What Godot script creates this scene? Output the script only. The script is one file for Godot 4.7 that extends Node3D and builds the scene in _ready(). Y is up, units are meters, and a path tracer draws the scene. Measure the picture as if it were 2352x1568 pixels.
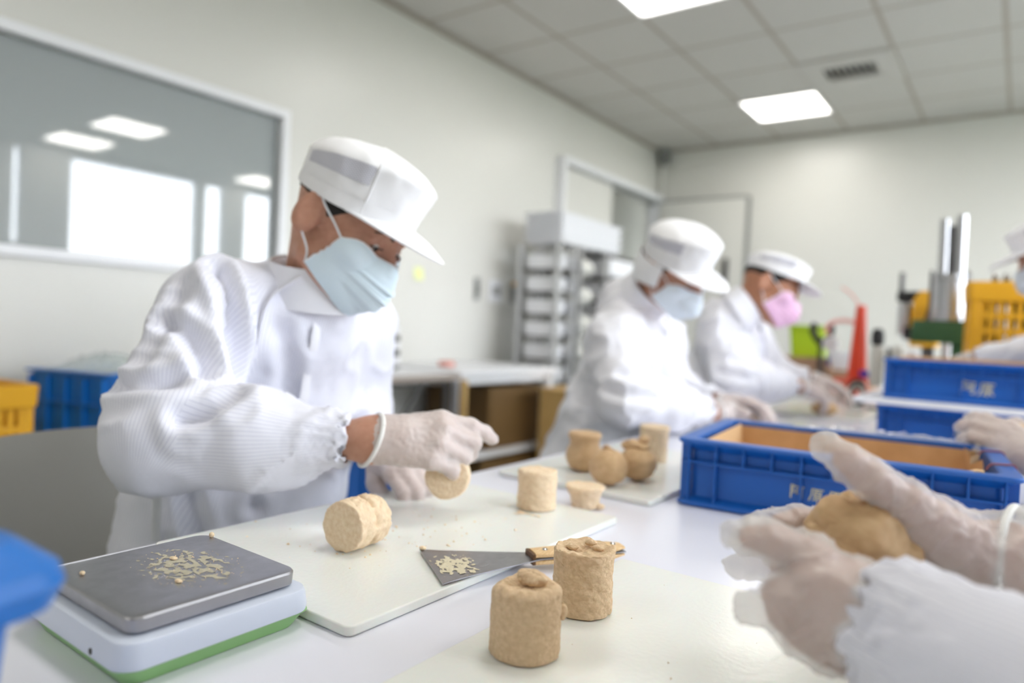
extends Node3D
# A soap workshop: three workers in white coats along a white table, a fourth pair of hands shaping soap in front.

var used := {}
var M := {}
var tex_cache := {}


func numbered(called: String) -> String:
	if not used.has(called):
		used[called] = 0
		return called
	used[called] += 1
	return "%s_%03d" % [called, used[called]]


func tag(o: Node3D, label: String, category: String, group := "", kind := "") -> Node3D:
	if label:
		o.set_meta("label", label)
	if category:
		o.set_meta("category", category)
	if group:
		o.set_meta("group", group)
	if kind:
		o.set_meta("kind", kind)
	return o


func thing(called: String, label: String, category: String, at := Vector3.ZERO, turn := 0.0, group := "") -> Node3D:
	var o := Node3D.new()
	o.name = numbered(called)
	add_child(o)
	o.position = at
	o.rotation.y = turn
	tag(o, label, category, group)
	return o


func part(called: String, mesh: Mesh, mat: Material, parent: Node, label := "") -> MeshInstance3D:
	var o := MeshInstance3D.new()
	o.mesh = mesh
	o.material_override = mat
	o.name = numbered(called) if parent == self else called
	parent.add_child(o, true)
	if label:
		o.set_meta("label", label)
	return o


func struct(called: String, mesh: Mesh, mat: Material, parent: Node = null) -> MeshInstance3D:
	var o := part(called, mesh, mat, parent if parent else self)
	if parent == null:
		o.set_meta("kind", "structure")
	return o


# ---------------------------------------------------------------- meshes
class Geo:
	var v := PackedVector3Array()
	var t := PackedInt32Array()
	var uv := PackedVector2Array()

	func add(p: Vector3, u := Vector2.ZERO) -> int:
		v.append(p)
		uv.append(u)
		return v.size() - 1

	func tri(a: int, b: int, c: int) -> void:
		t.append(a)
		t.append(b)
		t.append(c)

	# rings of equal length, joined; closed rings unless open is set
	func loft(rings: Array, cap0 := true, cap1 := true, open := false) -> Geo:
		var n: int = rings[0].size()
		var from := v.size()
		var along := 0.0
		for k in rings.size():
			var around := 0.0
			if k:
				along += rings[k][0].distance_to(rings[k - 1][0])
			for i in n:
				if i:
					around += rings[k][i].distance_to(rings[k][i - 1])
				add(rings[k][i], Vector2(around, along))
		for k in rings.size() - 1:
			for i in (n - 1 if open else n):
				var j := (i + 1) % n
				var a := from + k * n + i
				var b := from + k * n + j
				tri(a, b, b + n)
				tri(a, b + n, a + n)
		if cap0:
			fan(rings[0], true)
		if cap1:
			fan(rings[-1], false)
		return self

	func fan(ring: PackedVector3Array, turned: bool) -> void:
		var mid := Vector3.ZERO
		for p in ring:
			mid += p
		mid /= ring.size()
		var c := add(mid, Vector2(mid.x, mid.z))
		var from := v.size()
		for p in ring:
			add(p, Vector2(p.x, p.z))
		for i in ring.size():
			var j := (i + 1) % ring.size()
			if turned:
				tri(c, from + j, from + i)
			else:
				tri(c, from + i, from + j)

	# a sheet p(a, b) over 0..1 x 0..1
	func sheet(nu: int, nv: int, p: Callable) -> Geo:
		var from := v.size()
		for j in nv + 1:
			for i in nu + 1:
				add(p.call(float(i) / nu, float(j) / nv), Vector2(float(i) / nu, float(j) / nv))
		for j in nv:
			for i in nu:
				var a := from + j * (nu + 1) + i
				tri(a, a + 1, a + nu + 2)
				tri(a, a + nu + 2, a + nu + 1)
		return self

	# a sheet with a thickness
	func slab(nu: int, nv: int, thick: float, p: Callable) -> Geo:
		var g := Geo.new().sheet(nu, nv, p)
		var nrm := g.vertex_normals()
		var from := v.size()
		var n := g.v.size()
		for k in n:
			add(g.v[k] + nrm[k] * thick * 0.5, g.uv[k])
		for k in n:
			add(g.v[k] - nrm[k] * thick * 0.5, g.uv[k])
		for k in range(0, g.t.size(), 3):
			tri(from + g.t[k], from + g.t[k + 1], from + g.t[k + 2])
			tri(from + n + g.t[k], from + n + g.t[k + 2], from + n + g.t[k + 1])
		var rim := PackedInt32Array()
		for i in nu:
			rim.append(i)
		for j in nv:
			rim.append(j * (nu + 1) + nu)
		for i in nu:
			rim.append(nv * (nu + 1) + nu - i)
		for j in nv:
			rim.append((nv - j) * (nu + 1))
		for k in rim.size():
			var a := from + rim[k]
			var b := from + rim[(k + 1) % rim.size()]
			tri(a, a + n, b + n)
			tri(a, b + n, b)
		return self

	func vertex_normals() -> PackedVector3Array:
		var nrm := PackedVector3Array()
		nrm.resize(v.size())
		for k in range(0, t.size(), 3):
			var f := (v[t[k + 1]] - v[t[k]]).cross(v[t[k + 2]] - v[t[k]])
			nrm[t[k]] += f
			nrm[t[k + 1]] += f
			nrm[t[k + 2]] += f
		for k in nrm.size():
			nrm[k] = nrm[k].normalized()
		return nrm

	func box(c: Vector3, s: Vector3, b := 0.0, bas := Basis.IDENTITY) -> Geo:
		var h := s * 0.5
		b = minf(b, minf(h.x, minf(h.y, h.z)) * 0.9)
		if b <= 0.0:
			var r0 := PackedVector3Array()
			var r1 := PackedVector3Array()
			for q in [Vector2(-1, -1), Vector2(-1, 1), Vector2(1, 1), Vector2(1, -1)]:
				r0.append(c + bas * Vector3(q.x * h.x, -h.y, q.y * h.z))
				r1.append(c + bas * Vector3(q.x * h.x, h.y, q.y * h.z))
			return loft([r0, r1])
		return rbox(c, s, b, b, 2, bas)

	# box with rounded upright edges (radius r) and rounded rims (radius b)
	func rbox(c: Vector3, s: Vector3, r: float, b: float, seg := 4, bas := Basis.IDENTITY) -> Geo:
		var h := s * 0.5
		var rings := []
		for k in seg + 1:
			var a := PI * 0.5 * k / seg
			rings.append(rrect(c, Vector2(h.x, h.z) - Vector2.ONE * b * (1.0 - sin(a)), maxf(r - b * (1.0 - sin(a)), 0.0002), -h.y + b * (1.0 - cos(a)), seg, bas))
		for k in seg + 1:
			var a := PI * 0.5 * (seg - k) / seg
			rings.append(rrect(c, Vector2(h.x, h.z) - Vector2.ONE * b * (1.0 - sin(a)), maxf(r - b * (1.0 - sin(a)), 0.0002), h.y - b * (1.0 - cos(a)), seg, bas))
		return loft(rings)

	static func rrect(c: Vector3, h: Vector2, r: float, y: float, seg := 4, bas := Basis.IDENTITY) -> PackedVector3Array:
		var out := PackedVector3Array()
		for q in 4:
			var sx: float = [1, -1, -1, 1][q]
			var sz: float = [1, 1, -1, -1][q]
			for k in seg + 1:
				var a := PI * 0.5 * (q + float(k) / seg)
				out.append(c + bas * Vector3(sx * (h.x - r) + cos(a) * r, y, sz * (h.y - r) + sin(a) * r))
		return out

	func tube(path: PackedVector3Array, radii, n := 8, flat := 1.0, caps := true) -> Geo:
		var rings := []
		var side := Vector3.ZERO
		for k in path.size():
			var d := (path[mini(k + 1, path.size() - 1)] - path[maxi(k - 1, 0)]).normalized()
			if side == Vector3.ZERO:
				side = d.cross(Vector3.UP if absf(d.y) < 0.9 else Vector3.RIGHT).normalized()
			side = (side - d * side.dot(d)).normalized()
			var up := side.cross(d)
			var r: float = radii if radii is float else radii[k]
			var ring := PackedVector3Array()
			for i in n:
				var a := TAU * i / n
				ring.append(path[k] + side * cos(a) * r + up * sin(a) * r * flat)
			rings.append(ring)
		return loft(rings, caps, caps)

	# profile points (radius, height)
	func lathe(profile: PackedVector2Array, n := 24, c := Vector3.ZERO, bas := Basis.IDENTITY, caps := true) -> Geo:
		var rings := []
		for p in profile:
			var ring := PackedVector3Array()
			for i in n:
				var a := TAU * i / n
				ring.append(c + bas * Vector3(cos(a) * p.x, p.y, sin(a) * p.x))
			rings.append(ring)
		return loft(rings, caps, caps)

	func move(x: Transform3D) -> Geo:
		for k in v.size():
			v[k] = x * v[k]
		return self

	func merge(g: Geo) -> Geo:
		var from := v.size()
		v.append_array(g.v)
		uv.append_array(g.uv)
		for k in g.t:
			t.append(from + k)
		return self

	# one ArrayMesh with edges sharper than the angle kept
	func mesh(angle := 38.0) -> ArrayMesh:
		var vol := 0.0
		for k in range(0, t.size(), 3):
			vol += v[t[k]].dot(v[t[k + 1]].cross(v[t[k + 2]]))
		var flip := vol < 0.0
		var cosine := cos(deg_to_rad(angle))
		var faces := PackedVector3Array()
		var at := {}
		for k in range(0, t.size(), 3):
			var f := (v[t[k + 1]] - v[t[k]]).cross(v[t[k + 2]] - v[t[k]])
			faces.append(-f if flip else f)
			for q in 3:
				var key := Vector3i((v[t[k + q]] * 20000.0).round())
				if not at.has(key):
					at[key] = PackedInt32Array()
				at[key].append(k / 3)
		var ov := PackedVector3Array()
		var on := PackedVector3Array()
		var ou := PackedVector2Array()
		for k in range(0, t.size(), 3):
			var own := faces[k / 3].normalized()
			for q in ([0, 1, 2] if flip else [0, 2, 1]):
				var id: int = t[k + q]
				var sum := Vector3.ZERO
				for f in at[Vector3i((v[id] * 20000.0).round())]:
					if faces[f].normalized().dot(own) > cosine:
						sum += faces[f]
				ov.append(v[id])
				on.append(sum.normalized() if sum.length() > 0.0 else own)
				ou.append(uv[id])
		return Geo.pack(ov, on, ou)

	static func pack(ov: PackedVector3Array, on: PackedVector3Array, ou: PackedVector2Array) -> ArrayMesh:
		var a := []
		a.resize(Mesh.ARRAY_MAX)
		a[Mesh.ARRAY_VERTEX] = ov
		a[Mesh.ARRAY_NORMAL] = on
		a[Mesh.ARRAY_TEX_UV] = ou
		var m := ArrayMesh.new()
		m.add_surface_from_arrays(Mesh.PRIMITIVE_TRIANGLES, a)
		return m


func smooth_path(pts: Array, per := 6) -> PackedVector3Array:
	var out := PackedVector3Array()
	for k in pts.size() - 1:
		var p0: Vector3 = pts[maxi(k - 1, 0)]
		var p3: Vector3 = pts[mini(k + 2, pts.size() - 1)]
		for i in per:
			out.append((pts[k] as Vector3).cubic_interpolate(pts[k + 1], p0, p3, float(i) / per))
	out.append(pts[-1])
	return out


# ---------------------------------------------------------------- materials
func mat(called: String, color: Color, rough := 0.6, metal := 0.0, more := {}) -> StandardMaterial3D:
	if M.has(called):
		return M[called]
	var m := StandardMaterial3D.new()
	m.resource_name = called
	m.albedo_color = color
	m.roughness = rough
	m.metallic = metal
	for k in more:
		m.set(k, more[k])
	M[called] = m
	return m


func rgb(r: int, g: int, b: int, a := 1.0) -> Color:
	return Color(r / 255.0, g / 255.0, b / 255.0, a)


# grain between two colours, seamless
func grain(sd: int, freq: float, lo: Color, hi: Color, octaves := 4, size := 256, gain := 0.55) -> ImageTexture:
	var n := FastNoiseLite.new()
	n.seed = sd
	n.noise_type = FastNoiseLite.TYPE_SIMPLEX_SMOOTH
	n.frequency = freq
	n.fractal_octaves = octaves
	n.fractal_gain = gain
	var im := n.get_seamless_image(size, size)
	im.convert(Image.FORMAT_RGB8)
	var out := Image.create(size, size, false, Image.FORMAT_RGB8)
	var d := im.get_data()
	var o := PackedByteArray()
	o.resize(size * size * 3)
	for k in size * size:
		var c := lo.lerp(hi, d[k * 3] / 255.0)
		o[k * 3] = int(c.r * 255.0)
		o[k * 3 + 1] = int(c.g * 255.0)
		o[k * 3 + 2] = int(c.b * 255.0)
	out.set_data(size, size, false, Image.FORMAT_RGB8, o)
	return ImageTexture.create_from_image(out)


func relief(sd: int, freq: float, octaves := 4, kind := FastNoiseLite.TYPE_SIMPLEX_SMOOTH, size := 256) -> ImageTexture:
	var n := FastNoiseLite.new()
	n.seed = sd
	n.noise_type = kind
	n.frequency = freq
	n.fractal_octaves = octaves
	var im := n.get_seamless_image(size, size)
	im.convert(Image.FORMAT_RGB8)
	return ImageTexture.create_from_image(im)


func noise(sd: int, freq: float, octaves := 3) -> FastNoiseLite:
	var n := FastNoiseLite.new()
	n.seed = sd
	n.noise_type = FastNoiseLite.TYPE_SIMPLEX_SMOOTH
	n.frequency = freq
	n.fractal_octaves = octaves
	return n


func tri_map(m: StandardMaterial3D, scale: float) -> StandardMaterial3D:
	m.uv1_triplanar = true
	m.uv1_scale = Vector3.ONE * scale
	return m


# ---------------------------------------------------------------- distance fields for bodies and cloth
class Field:
	var o: Vector3
	var h: float
	var nx: int
	var ny: int
	var nz: int
	var d := PackedFloat32Array()

	func _init(lo: Vector3, hi: Vector3, cell: float) -> void:
		o = lo
		h = cell
		nx = int((hi.x - lo.x) / cell) + 2
		ny = int((hi.y - lo.y) / cell) + 2
		nz = int((hi.z - lo.z) / cell) + 2
		d.resize(nx * ny * nz)
		d.fill(cell * 12.0)

	# tapered capsule, squashed to fl along fd, joined with roundness k; carve digs it out instead
	func cap(a: Vector3, b: Vector3, ra: float, rb: float, k := 0.01, carve := false, fd := Vector3.UP, fl := 1.0) -> void:
		var m := maxf(ra, rb) + k + h * 5.0
		var x0 := maxi(0, int((minf(a.x, b.x) - m - o.x) / h))
		var y0 := maxi(0, int((minf(a.y, b.y) - m - o.y) / h))
		var z0 := maxi(0, int((minf(a.z, b.z) - m - o.z) / h))
		var x1 := mini(nx - 1, int((maxf(a.x, b.x) + m - o.x) / h) + 1)
		var y1 := mini(ny - 1, int((maxf(a.y, b.y) + m - o.y) / h) + 1)
		var z1 := mini(nz - 1, int((maxf(a.z, b.z) + m - o.z) / h) + 1)
		var ba := b - a
		var inv := 1.0 / maxf(ba.length_squared(), 1e-9)
		var squash := 1.0 / fl - 1.0
		var flat := fl != 1.0
		for z in range(z0, z1 + 1):
			for y in range(y0, y1 + 1):
				var i := (z * ny + y) * nx + x0
				var pa := o + Vector3(x0, y, z) * h - a
				for x in range(x0, x1 + 1):
					var f := clampf(pa.dot(ba) * inv, 0.0, 1.0)
					var q := pa - ba * f
					if flat:
						q += fd * (q.dot(fd) * squash)
					var e := q.length() - ra - (rb - ra) * f
					var c := d[i]
					if carve:
						e = -e
						if e > c - k:
							if e >= c + k:
								d[i] = e
							else:
								var g := 0.5 + 0.5 * (e - c) / k
								d[i] = c + (e - c) * g + k * g * (1.0 - g)
					elif e < c + k:
						if e <= c - k:
							d[i] = e
						else:
							var g := 0.5 + 0.5 * (c - e) / k
							d[i] = c + (e - c) * g - k * g * (1.0 - g)
					pa.x += h
					i += 1

	func ell(c: Vector3, r: Vector3, bas := Basis.IDENTITY, k := 0.01, carve := false) -> void:
		var m := maxf(r.x, maxf(r.y, r.z)) + k + h * 5.0
		var least := minf(r.x, minf(r.y, r.z))
		var x0 := maxi(0, int((c.x - m - o.x) / h))
		var y0 := maxi(0, int((c.y - m - o.y) / h))
		var z0 := maxi(0, int((c.z - m - o.z) / h))
		var x1 := mini(nx - 1, int((c.x + m - o.x) / h) + 1)
		var y1 := mini(ny - 1, int((c.y + m - o.y) / h) + 1)
		var z1 := mini(nz - 1, int((c.z + m - o.z) / h) + 1)
		var turn := bas.transposed()
		var ir := Vector3.ONE / r
		for z in range(z0, z1 + 1):
			for y in range(y0, y1 + 1):
				var i := (z * ny + y) * nx + x0
				for x in range(x0, x1 + 1):
					var q := turn * (o + Vector3(x, y, z) * h - c) * ir
					var n := q.length()
					var e := (n - 1.0) * n / maxf((q * ir).length(), 1e-6) if n > 0.2 else -least
					var v := d[i]
					if carve:
						e = -e
						if e > v - k:
							if e >= v + k:
								d[i] = e
							else:
								var g := 0.5 + 0.5 * (e - v) / k
								d[i] = v + (e - v) * g + k * g * (1.0 - g)
					elif e < v + k:
						if e <= v - k:
							d[i] = e
						else:
							var g := 0.5 + 0.5 * (v - e) / k
							d[i] = v + (e - v) * g - k * g * (1.0 - g)
					i += 1

	func bones(list: Array, grow := 0.0) -> void:
		for b in list:
			cap(b[0], b[1], b[2] + grow, b[3] + grow, b[4] if b.size() > 4 else 0.008, false, b[5] if b.size() > 5 else Vector3.UP, b[6] if b.size() > 6 else 1.0)

	func at(p: Vector3) -> float:
		var q := (p - o) / h
		var x := clampi(int(q.x), 0, nx - 2)
		var y := clampi(int(q.y), 0, ny - 2)
		var z := clampi(int(q.z), 0, nz - 2)
		var f := Vector3(clampf(q.x - x, 0, 1), clampf(q.y - y, 0, 1), clampf(q.z - z, 0, 1))
		var i := (z * ny + y) * nx + x
		var s := nx * ny
		var a := lerpf(lerpf(d[i], d[i + 1], f.x), lerpf(d[i + nx], d[i + nx + 1], f.x), f.y)
		var b := lerpf(lerpf(d[i + s], d[i + s + 1], f.x), lerpf(d[i + s + nx], d[i + s + nx + 1], f.x), f.y)
		return lerpf(a, b, f.z)

	func slope(p: Vector3) -> Vector3:
		return Vector3(at(p + Vector3(h, 0, 0)) - at(p - Vector3(h, 0, 0)), at(p + Vector3(0, h, 0)) - at(p - Vector3(0, h, 0)), at(p + Vector3(0, 0, h)) - at(p - Vector3(0, 0, h))).normalized()

	func onto(p: Vector3, off := 0.0) -> Vector3:
		for k in 12:
			p -= slope(p) * (at(p) - off) * 0.8
		return p

	# surface nets, appended to a Geo
	func nets(g: Geo) -> Geo:
		var s := nx * ny
		var off := PackedInt32Array([0, 1, nx, nx + 1, s, s + 1, s + nx, s + nx + 1])
		var ids := PackedInt32Array()
		ids.resize(d.size())
		ids.fill(-1)
		var ea := PackedInt32Array([0, 2, 4, 6, 0, 1, 4, 5, 0, 1, 2, 3])
		var eb := PackedInt32Array([1, 3, 5, 7, 2, 3, 6, 7, 4, 5, 6, 7])
		var corner := [Vector3(0, 0, 0), Vector3(1, 0, 0), Vector3(0, 1, 0), Vector3(1, 1, 0), Vector3(0, 0, 1), Vector3(1, 0, 1), Vector3(0, 1, 1), Vector3(1, 1, 1)]
		var thr := h * 4.5
		var c := PackedFloat32Array()
		c.resize(8)
		for z in nz - 1:
			for y in ny - 1:
				var i := (z * ny + y) * nx - 1
				for x in nx - 1:
					i += 1
					var v := d[i]
					if v > thr or v < -thr:
						continue
					var inside := 0
					for q in 8:
						c[q] = d[i + off[q]]
						if c[q] < 0.0:
							inside += 1
					if inside == 0 or inside == 8:
						continue
					var sum := Vector3.ZERO
					var n := 0
					for e in 12:
						var va := c[ea[e]]
						var vb := c[eb[e]]
						if (va < 0.0) != (vb < 0.0):
							sum += (corner[ea[e]] as Vector3).lerp(corner[eb[e]], va / (va - vb))
							n += 1
					ids[i] = g.add(o + (Vector3(x, y, z) + sum / n) * h)
		for z in range(1, nz - 1):
			for y in range(1, ny - 1):
				var i := (z * ny + y) * nx
				for x in range(1, nx - 1):
					var k := i + x
					if ids[k] < 0:
						continue
					var neg := d[k] < 0.0
					if neg != (d[k + 1] < 0.0):
						_quad(g, ids[k], ids[k - nx], ids[k - nx - s], ids[k - s], neg)
					if neg != (d[k + nx] < 0.0):
						_quad(g, ids[k], ids[k - s], ids[k - s - 1], ids[k - 1], neg)
					if neg != (d[k + s] < 0.0):
						_quad(g, ids[k], ids[k - 1], ids[k - 1 - nx], ids[k - nx], neg)
		return g

	func _quad(g: Geo, a: int, b: int, c: int, e: int, neg: bool) -> void:
		if a < 0 or b < 0 or c < 0 or e < 0:
			return
		if neg:
			g.tri(a, b, c)
			g.tri(a, c, e)
		else:
			g.tri(a, c, b)
			g.tri(a, e, c)


# smooth indexed mesh of a Geo; with bones given, the uv runs round and along the nearest bone
func skin_mesh(g: Geo, uv_bones := []) -> ArrayMesh:
	var vol := 0.0
	for k in range(0, g.t.size(), 3):
		vol += g.v[g.t[k]].dot(g.v[g.t[k + 1]].cross(g.v[g.t[k + 2]]))
	var nrm := g.vertex_normals()
	if vol < 0.0:
		for k in nrm.size():
			nrm[k] = -nrm[k]
	var order := [0, 1, 2] if vol < 0.0 else [0, 2, 1]
	var ov := PackedVector3Array()
	var on := PackedVector3Array()
	var ou := PackedVector2Array()
	for k in range(0, g.t.size(), 3):
		var best := 0
		if uv_bones.size() > 1:
			var mid := (g.v[g.t[k]] + g.v[g.t[k + 1]] + g.v[g.t[k + 2]]) / 3.0
			var least := 1e9
			for b in uv_bones.size():
				var e: Array = uv_bones[b]
				var dd: float = mid.distance_to(Geometry3D.get_closest_point_to_segment(mid, e[0], e[1])) / e[2]
				if dd < least:
					least = dd
					best = b
		var first := 0.0
		for q in 3:
			var id: int = g.t[k + order[q]]
			ov.append(g.v[id])
			on.append(nrm[id])
			if uv_bones.is_empty():
				ou.append(Vector2.ZERO)
				continue
			var e: Array = uv_bones[best]
			var axis: Vector3 = (e[1] - e[0]).normalized()
			var x: Vector3 = axis.cross(e[3]).normalized()
			var y := axis.cross(x)
			var p: Vector3 = g.v[id] - e[0]
			var ang := atan2(p.dot(y), p.dot(x))
			if q == 0:
				first = ang
			elif ang - first > PI:
				ang -= TAU
			elif ang - first < -PI:
				ang += TAU
			ou.append(Vector2(ang * e[2], p.dot(axis)))
	return Geo.pack(ov, on, ou)


# ---------------------------------------------------------------- the scene
const LEFT := -3.19
const RIGHT := 3.05
const BACK := -6.878
const FRONT := 2.722
const HIGH := 2.952


func _ready() -> void:
	# camera: a fast wide lens held low over the table
	var cam := Camera3D.new()
	cam.name = "camera"
	add_child(cam)
	cam.position = Vector3(0, 1.035, 0)
	cam.rotation = Vector3(deg_to_rad(-1.24), deg_to_rad(36.1), deg_to_rad(2.73))
	cam.near = 0.05
	cam.far = 400.0
	var optics := CameraAttributesPhysical.new()
	optics.frustum_focal_length = 24.58
	optics.exposure_aperture = 2.2
	optics.frustum_focus_distance = 0.70
	optics.frustum_near = 0.05
	optics.frustum_far = 400.0
	cam.attributes = optics
	cam.fov = 52.05
	cam.make_current()
	# overcast sky outside the windows on the right, ceiling panels inside
	var around := WorldEnvironment.new()
	around.name = "world"
	var e := Environment.new()
	e.background_mode = Environment.BG_SKY
	var sky_mat := ProceduralSkyMaterial.new()
	sky_mat.sky_top_color = Color(0.90, 0.94, 1.0)
	sky_mat.sky_horizon_color = Color(0.97, 0.985, 1.0)
	sky_mat.ground_bottom_color = Color(0.45, 0.46, 0.44)
	sky_mat.ground_horizon_color = Color(0.62, 0.63, 0.62)
	sky_mat.sky_energy_multiplier = 1.0
	sky_mat.energy_multiplier = SKY
	e.sky = Sky.new()
	e.sky.sky_material = sky_mat
	e.tonemap_mode = Environment.TONE_MAPPER_LINEAR
	e.tonemap_exposure = EXPOSURE
	e.sdfgi_enabled = true
	e.ssao_enabled = true
	e.ssil_enabled = true
	around.environment = e
	add_child(around)

	materials()
	room()
	ceiling()
	left_wall_things()
	furniture()
	crates()
	on_table()
	machines()
	people()


const SKY := 12.5
const EXPOSURE := 1.32
const LAMP_GLOW := 3.4
const LAMP_LIGHT := 0.8


func materials() -> void:
	mat("wall_paint", rgb(221, 220, 214), 0.34)
	mat("ceiling_tile", rgb(206, 203, 198), 0.85)
	mat("ceiling_bar", rgb(176, 168, 158), 0.7)
	mat("floor_paint", rgb(160, 166, 160), 0.35)
	mat("white_profile", rgb(238, 239, 242), 0.35)
	mat("grey_profile", rgb(150, 152, 150), 0.4, 0.3)
	mat("steel", rgb(190, 190, 192), 0.28, 1.0)
	mat("dark_steel", rgb(92, 90, 90), 0.4, 0.7)
	mat("black_plastic", rgb(26, 26, 28), 0.45)
	mat("white_plastic", rgb(235, 236, 240), 0.4)
	mat("table_top", rgb(232, 233, 243), 0.22)
	mat("blue_plastic", rgb(18, 94, 182), 0.38)
	mat("bright_blue", rgb(18, 112, 200), 0.35)
	mat("yellow_plastic", rgb(232, 172, 28), 0.42)
	mat("board_plastic", rgb(236, 237, 232), 0.22, 0.0, {"subsurf_scatter_enabled": true, "subsurf_scatter_strength": 0.15})
	M.board_plastic.heightmap_enabled = true
	M.board_plastic.heightmap_texture = relief(3, 0.05, 3)
	M.board_plastic.heightmap_scale = 0.012
	tri_map(M.board_plastic, 9.0)
	var d := mat("dough", Color.WHITE, 0.85, 0.0, {"subsurf_scatter_enabled": true, "subsurf_scatter_strength": 0.06})
	d.albedo_texture = grain(11, 0.05, rgb(200, 170, 132), rgb(232, 206, 172))
	d.heightmap_enabled = true
	d.heightmap_texture = relief(12, 0.06, 5)
	d.heightmap_scale = 0.10
	tri_map(d, 12.0)
	var p := mat("dough_pale", Color.WHITE, 0.85, 0.0, {"subsurf_scatter_enabled": true, "subsurf_scatter_strength": 0.06})
	p.albedo_texture = grain(21, 0.04, rgb(226, 198, 160), rgb(246, 226, 198))
	p.heightmap_enabled = true
	p.heightmap_texture = relief(22, 0.05, 4)
	p.heightmap_scale = 0.08
	tri_map(p, 12.0)
	var q := mat("dough_smooth", Color.WHITE, 0.62, 0.0, {"subsurf_scatter_enabled": true, "subsurf_scatter_strength": 0.06})
	q.albedo_texture = grain(31, 0.03, rgb(192, 156, 114), rgb(222, 190, 146))
	q.heightmap_enabled = true
	q.heightmap_texture = relief(32, 0.05, 4)
	q.heightmap_scale = 0.03
	tri_map(q, 10.0)
	var c := mat("cardboard", Color.WHITE, 0.85)
	c.albedo_texture = grain(41, 0.02, rgb(204, 164, 118), rgb(220, 180, 134))
	tri_map(c, 3.0)
	var w := mat("ply_wood", Color.WHITE, 0.55)
	w.albedo_texture = grain(43, 0.02, rgb(196, 158, 96), rgb(222, 186, 122))
	w.uv1_triplanar = true
	w.uv1_scale = Vector3(14, 1.4, 1.4)
	var hw := mat("handle_wood", Color.WHITE, 0.5)
	hw.albedo_texture = grain(44, 0.03, rgb(204, 160, 104), rgb(242, 216, 172))
	hw.uv1_triplanar = true
	hw.uv1_scale = Vector3(60, 60, 9)
	mat("brown_board", rgb(112, 84, 46), 0.6)
	var s := mat("brushed_steel", rgb(168, 168, 172), 0.36, 1.0)
	s.roughness_texture = grain(51, 0.02, Color(0.28, 0.28, 0.28), Color(0.5, 0.5, 0.5))
	s.roughness = 1.0
	tri_map(s, 9.0)
	mat("chair_plastic", rgb(158, 158, 154), 0.5)
	mat("skin", rgb(202, 152, 128), 0.5, 0.0, {"subsurf_scatter_enabled": true, "subsurf_scatter_strength": 0.12})
	mat("skin_tan", rgb(190, 136, 106), 0.5, 0.0, {"subsurf_scatter_enabled": true, "subsurf_scatter_strength": 0.12})
	M.skin.albedo_texture = grain(61, 0.04, Color(0.90, 0.86, 0.84), Color(1, 1, 1))
	tri_map(M.skin, 8.0)
	M.skin_tan.albedo_texture = M.skin.albedo_texture
	tri_map(M.skin_tan, 8.0)
	mat("lettering", rgb(226, 216, 176), 0.6)
	mat("red_tape", rgb(204, 44, 40), 0.5)
	mat("clear_film", Color(0.97, 0.98, 1.0, 0.22), 0.08, 0.0, {"transparency": BaseMaterial3D.TRANSPARENCY_ALPHA})
	mat("window_pane", Color(0.95, 0.98, 0.98, 0.06), 0.02, 0.0, {"transparency": BaseMaterial3D.TRANSPARENCY_ALPHA})
	mat("film_pane", rgb(160, 166, 167), 0.03, 0.0, {"metallic_specular": 0.7, "clearcoat_enabled": true, "clearcoat": 0.6, "clearcoat_roughness": 0.02})
	mat("lamp_glow", Color.WHITE, 0.5, 0.0, {"emission_enabled": true, "emission": Color(1, 0.985, 0.96), "emission_energy_multiplier": LAMP_GLOW})


# ---------------------------------------------------------------- the room
# a wall in the plane across x or z, made of the strips between its openings; holes are Rect2(along, height)
func wall_mesh(across: float, thick: float, along0: float, along1: float, high: float, holes: Array, on_x: bool) -> ArrayMesh:
	var g := Geo.new()
	var xs := [along0, along1]
	var ys := [0.0, high]
	for r in holes:
		xs.append_array([r.position.x, r.end.x])
		ys.append_array([r.position.y, r.end.y])
	xs.sort()
	ys.sort()
	for i in xs.size() - 1:
		for j in ys.size() - 1:
			var c := Vector2((xs[i] + xs[i + 1]) / 2, (ys[j] + ys[j + 1]) / 2)
			var s := Vector2(xs[i + 1] - xs[i], ys[j + 1] - ys[j])
			if s.x < 0.001 or s.y < 0.001 or holes.any(func(r): return r.has_point(c)):
				continue
			if on_x:
				g.box(Vector3(across, c.y, c.x), Vector3(thick, s.y, s.x))
			else:
				g.box(Vector3(c.x, c.y, across), Vector3(s.x, s.y, thick))
	return g.mesh()


const INNER := Rect2(-2.235, 1.255, 1.80, 0.815)      # window in the left wall: z, y
const DOORWAY := Rect2(-6.80, 0.0, 1.87, 2.42)
const SUN_SIDE := [Rect2(-5.33, 1.0, 1.63, 1.86), Rect2(-5.74, 1.0, 0.29, 1.86), Rect2(-6.78, 1.0, 0.70, 1.86), Rect2(-3.19, 1.72, 0.10, 1.14), Rect2(-2.95, 1.0, 1.7, 1.86)]


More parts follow.
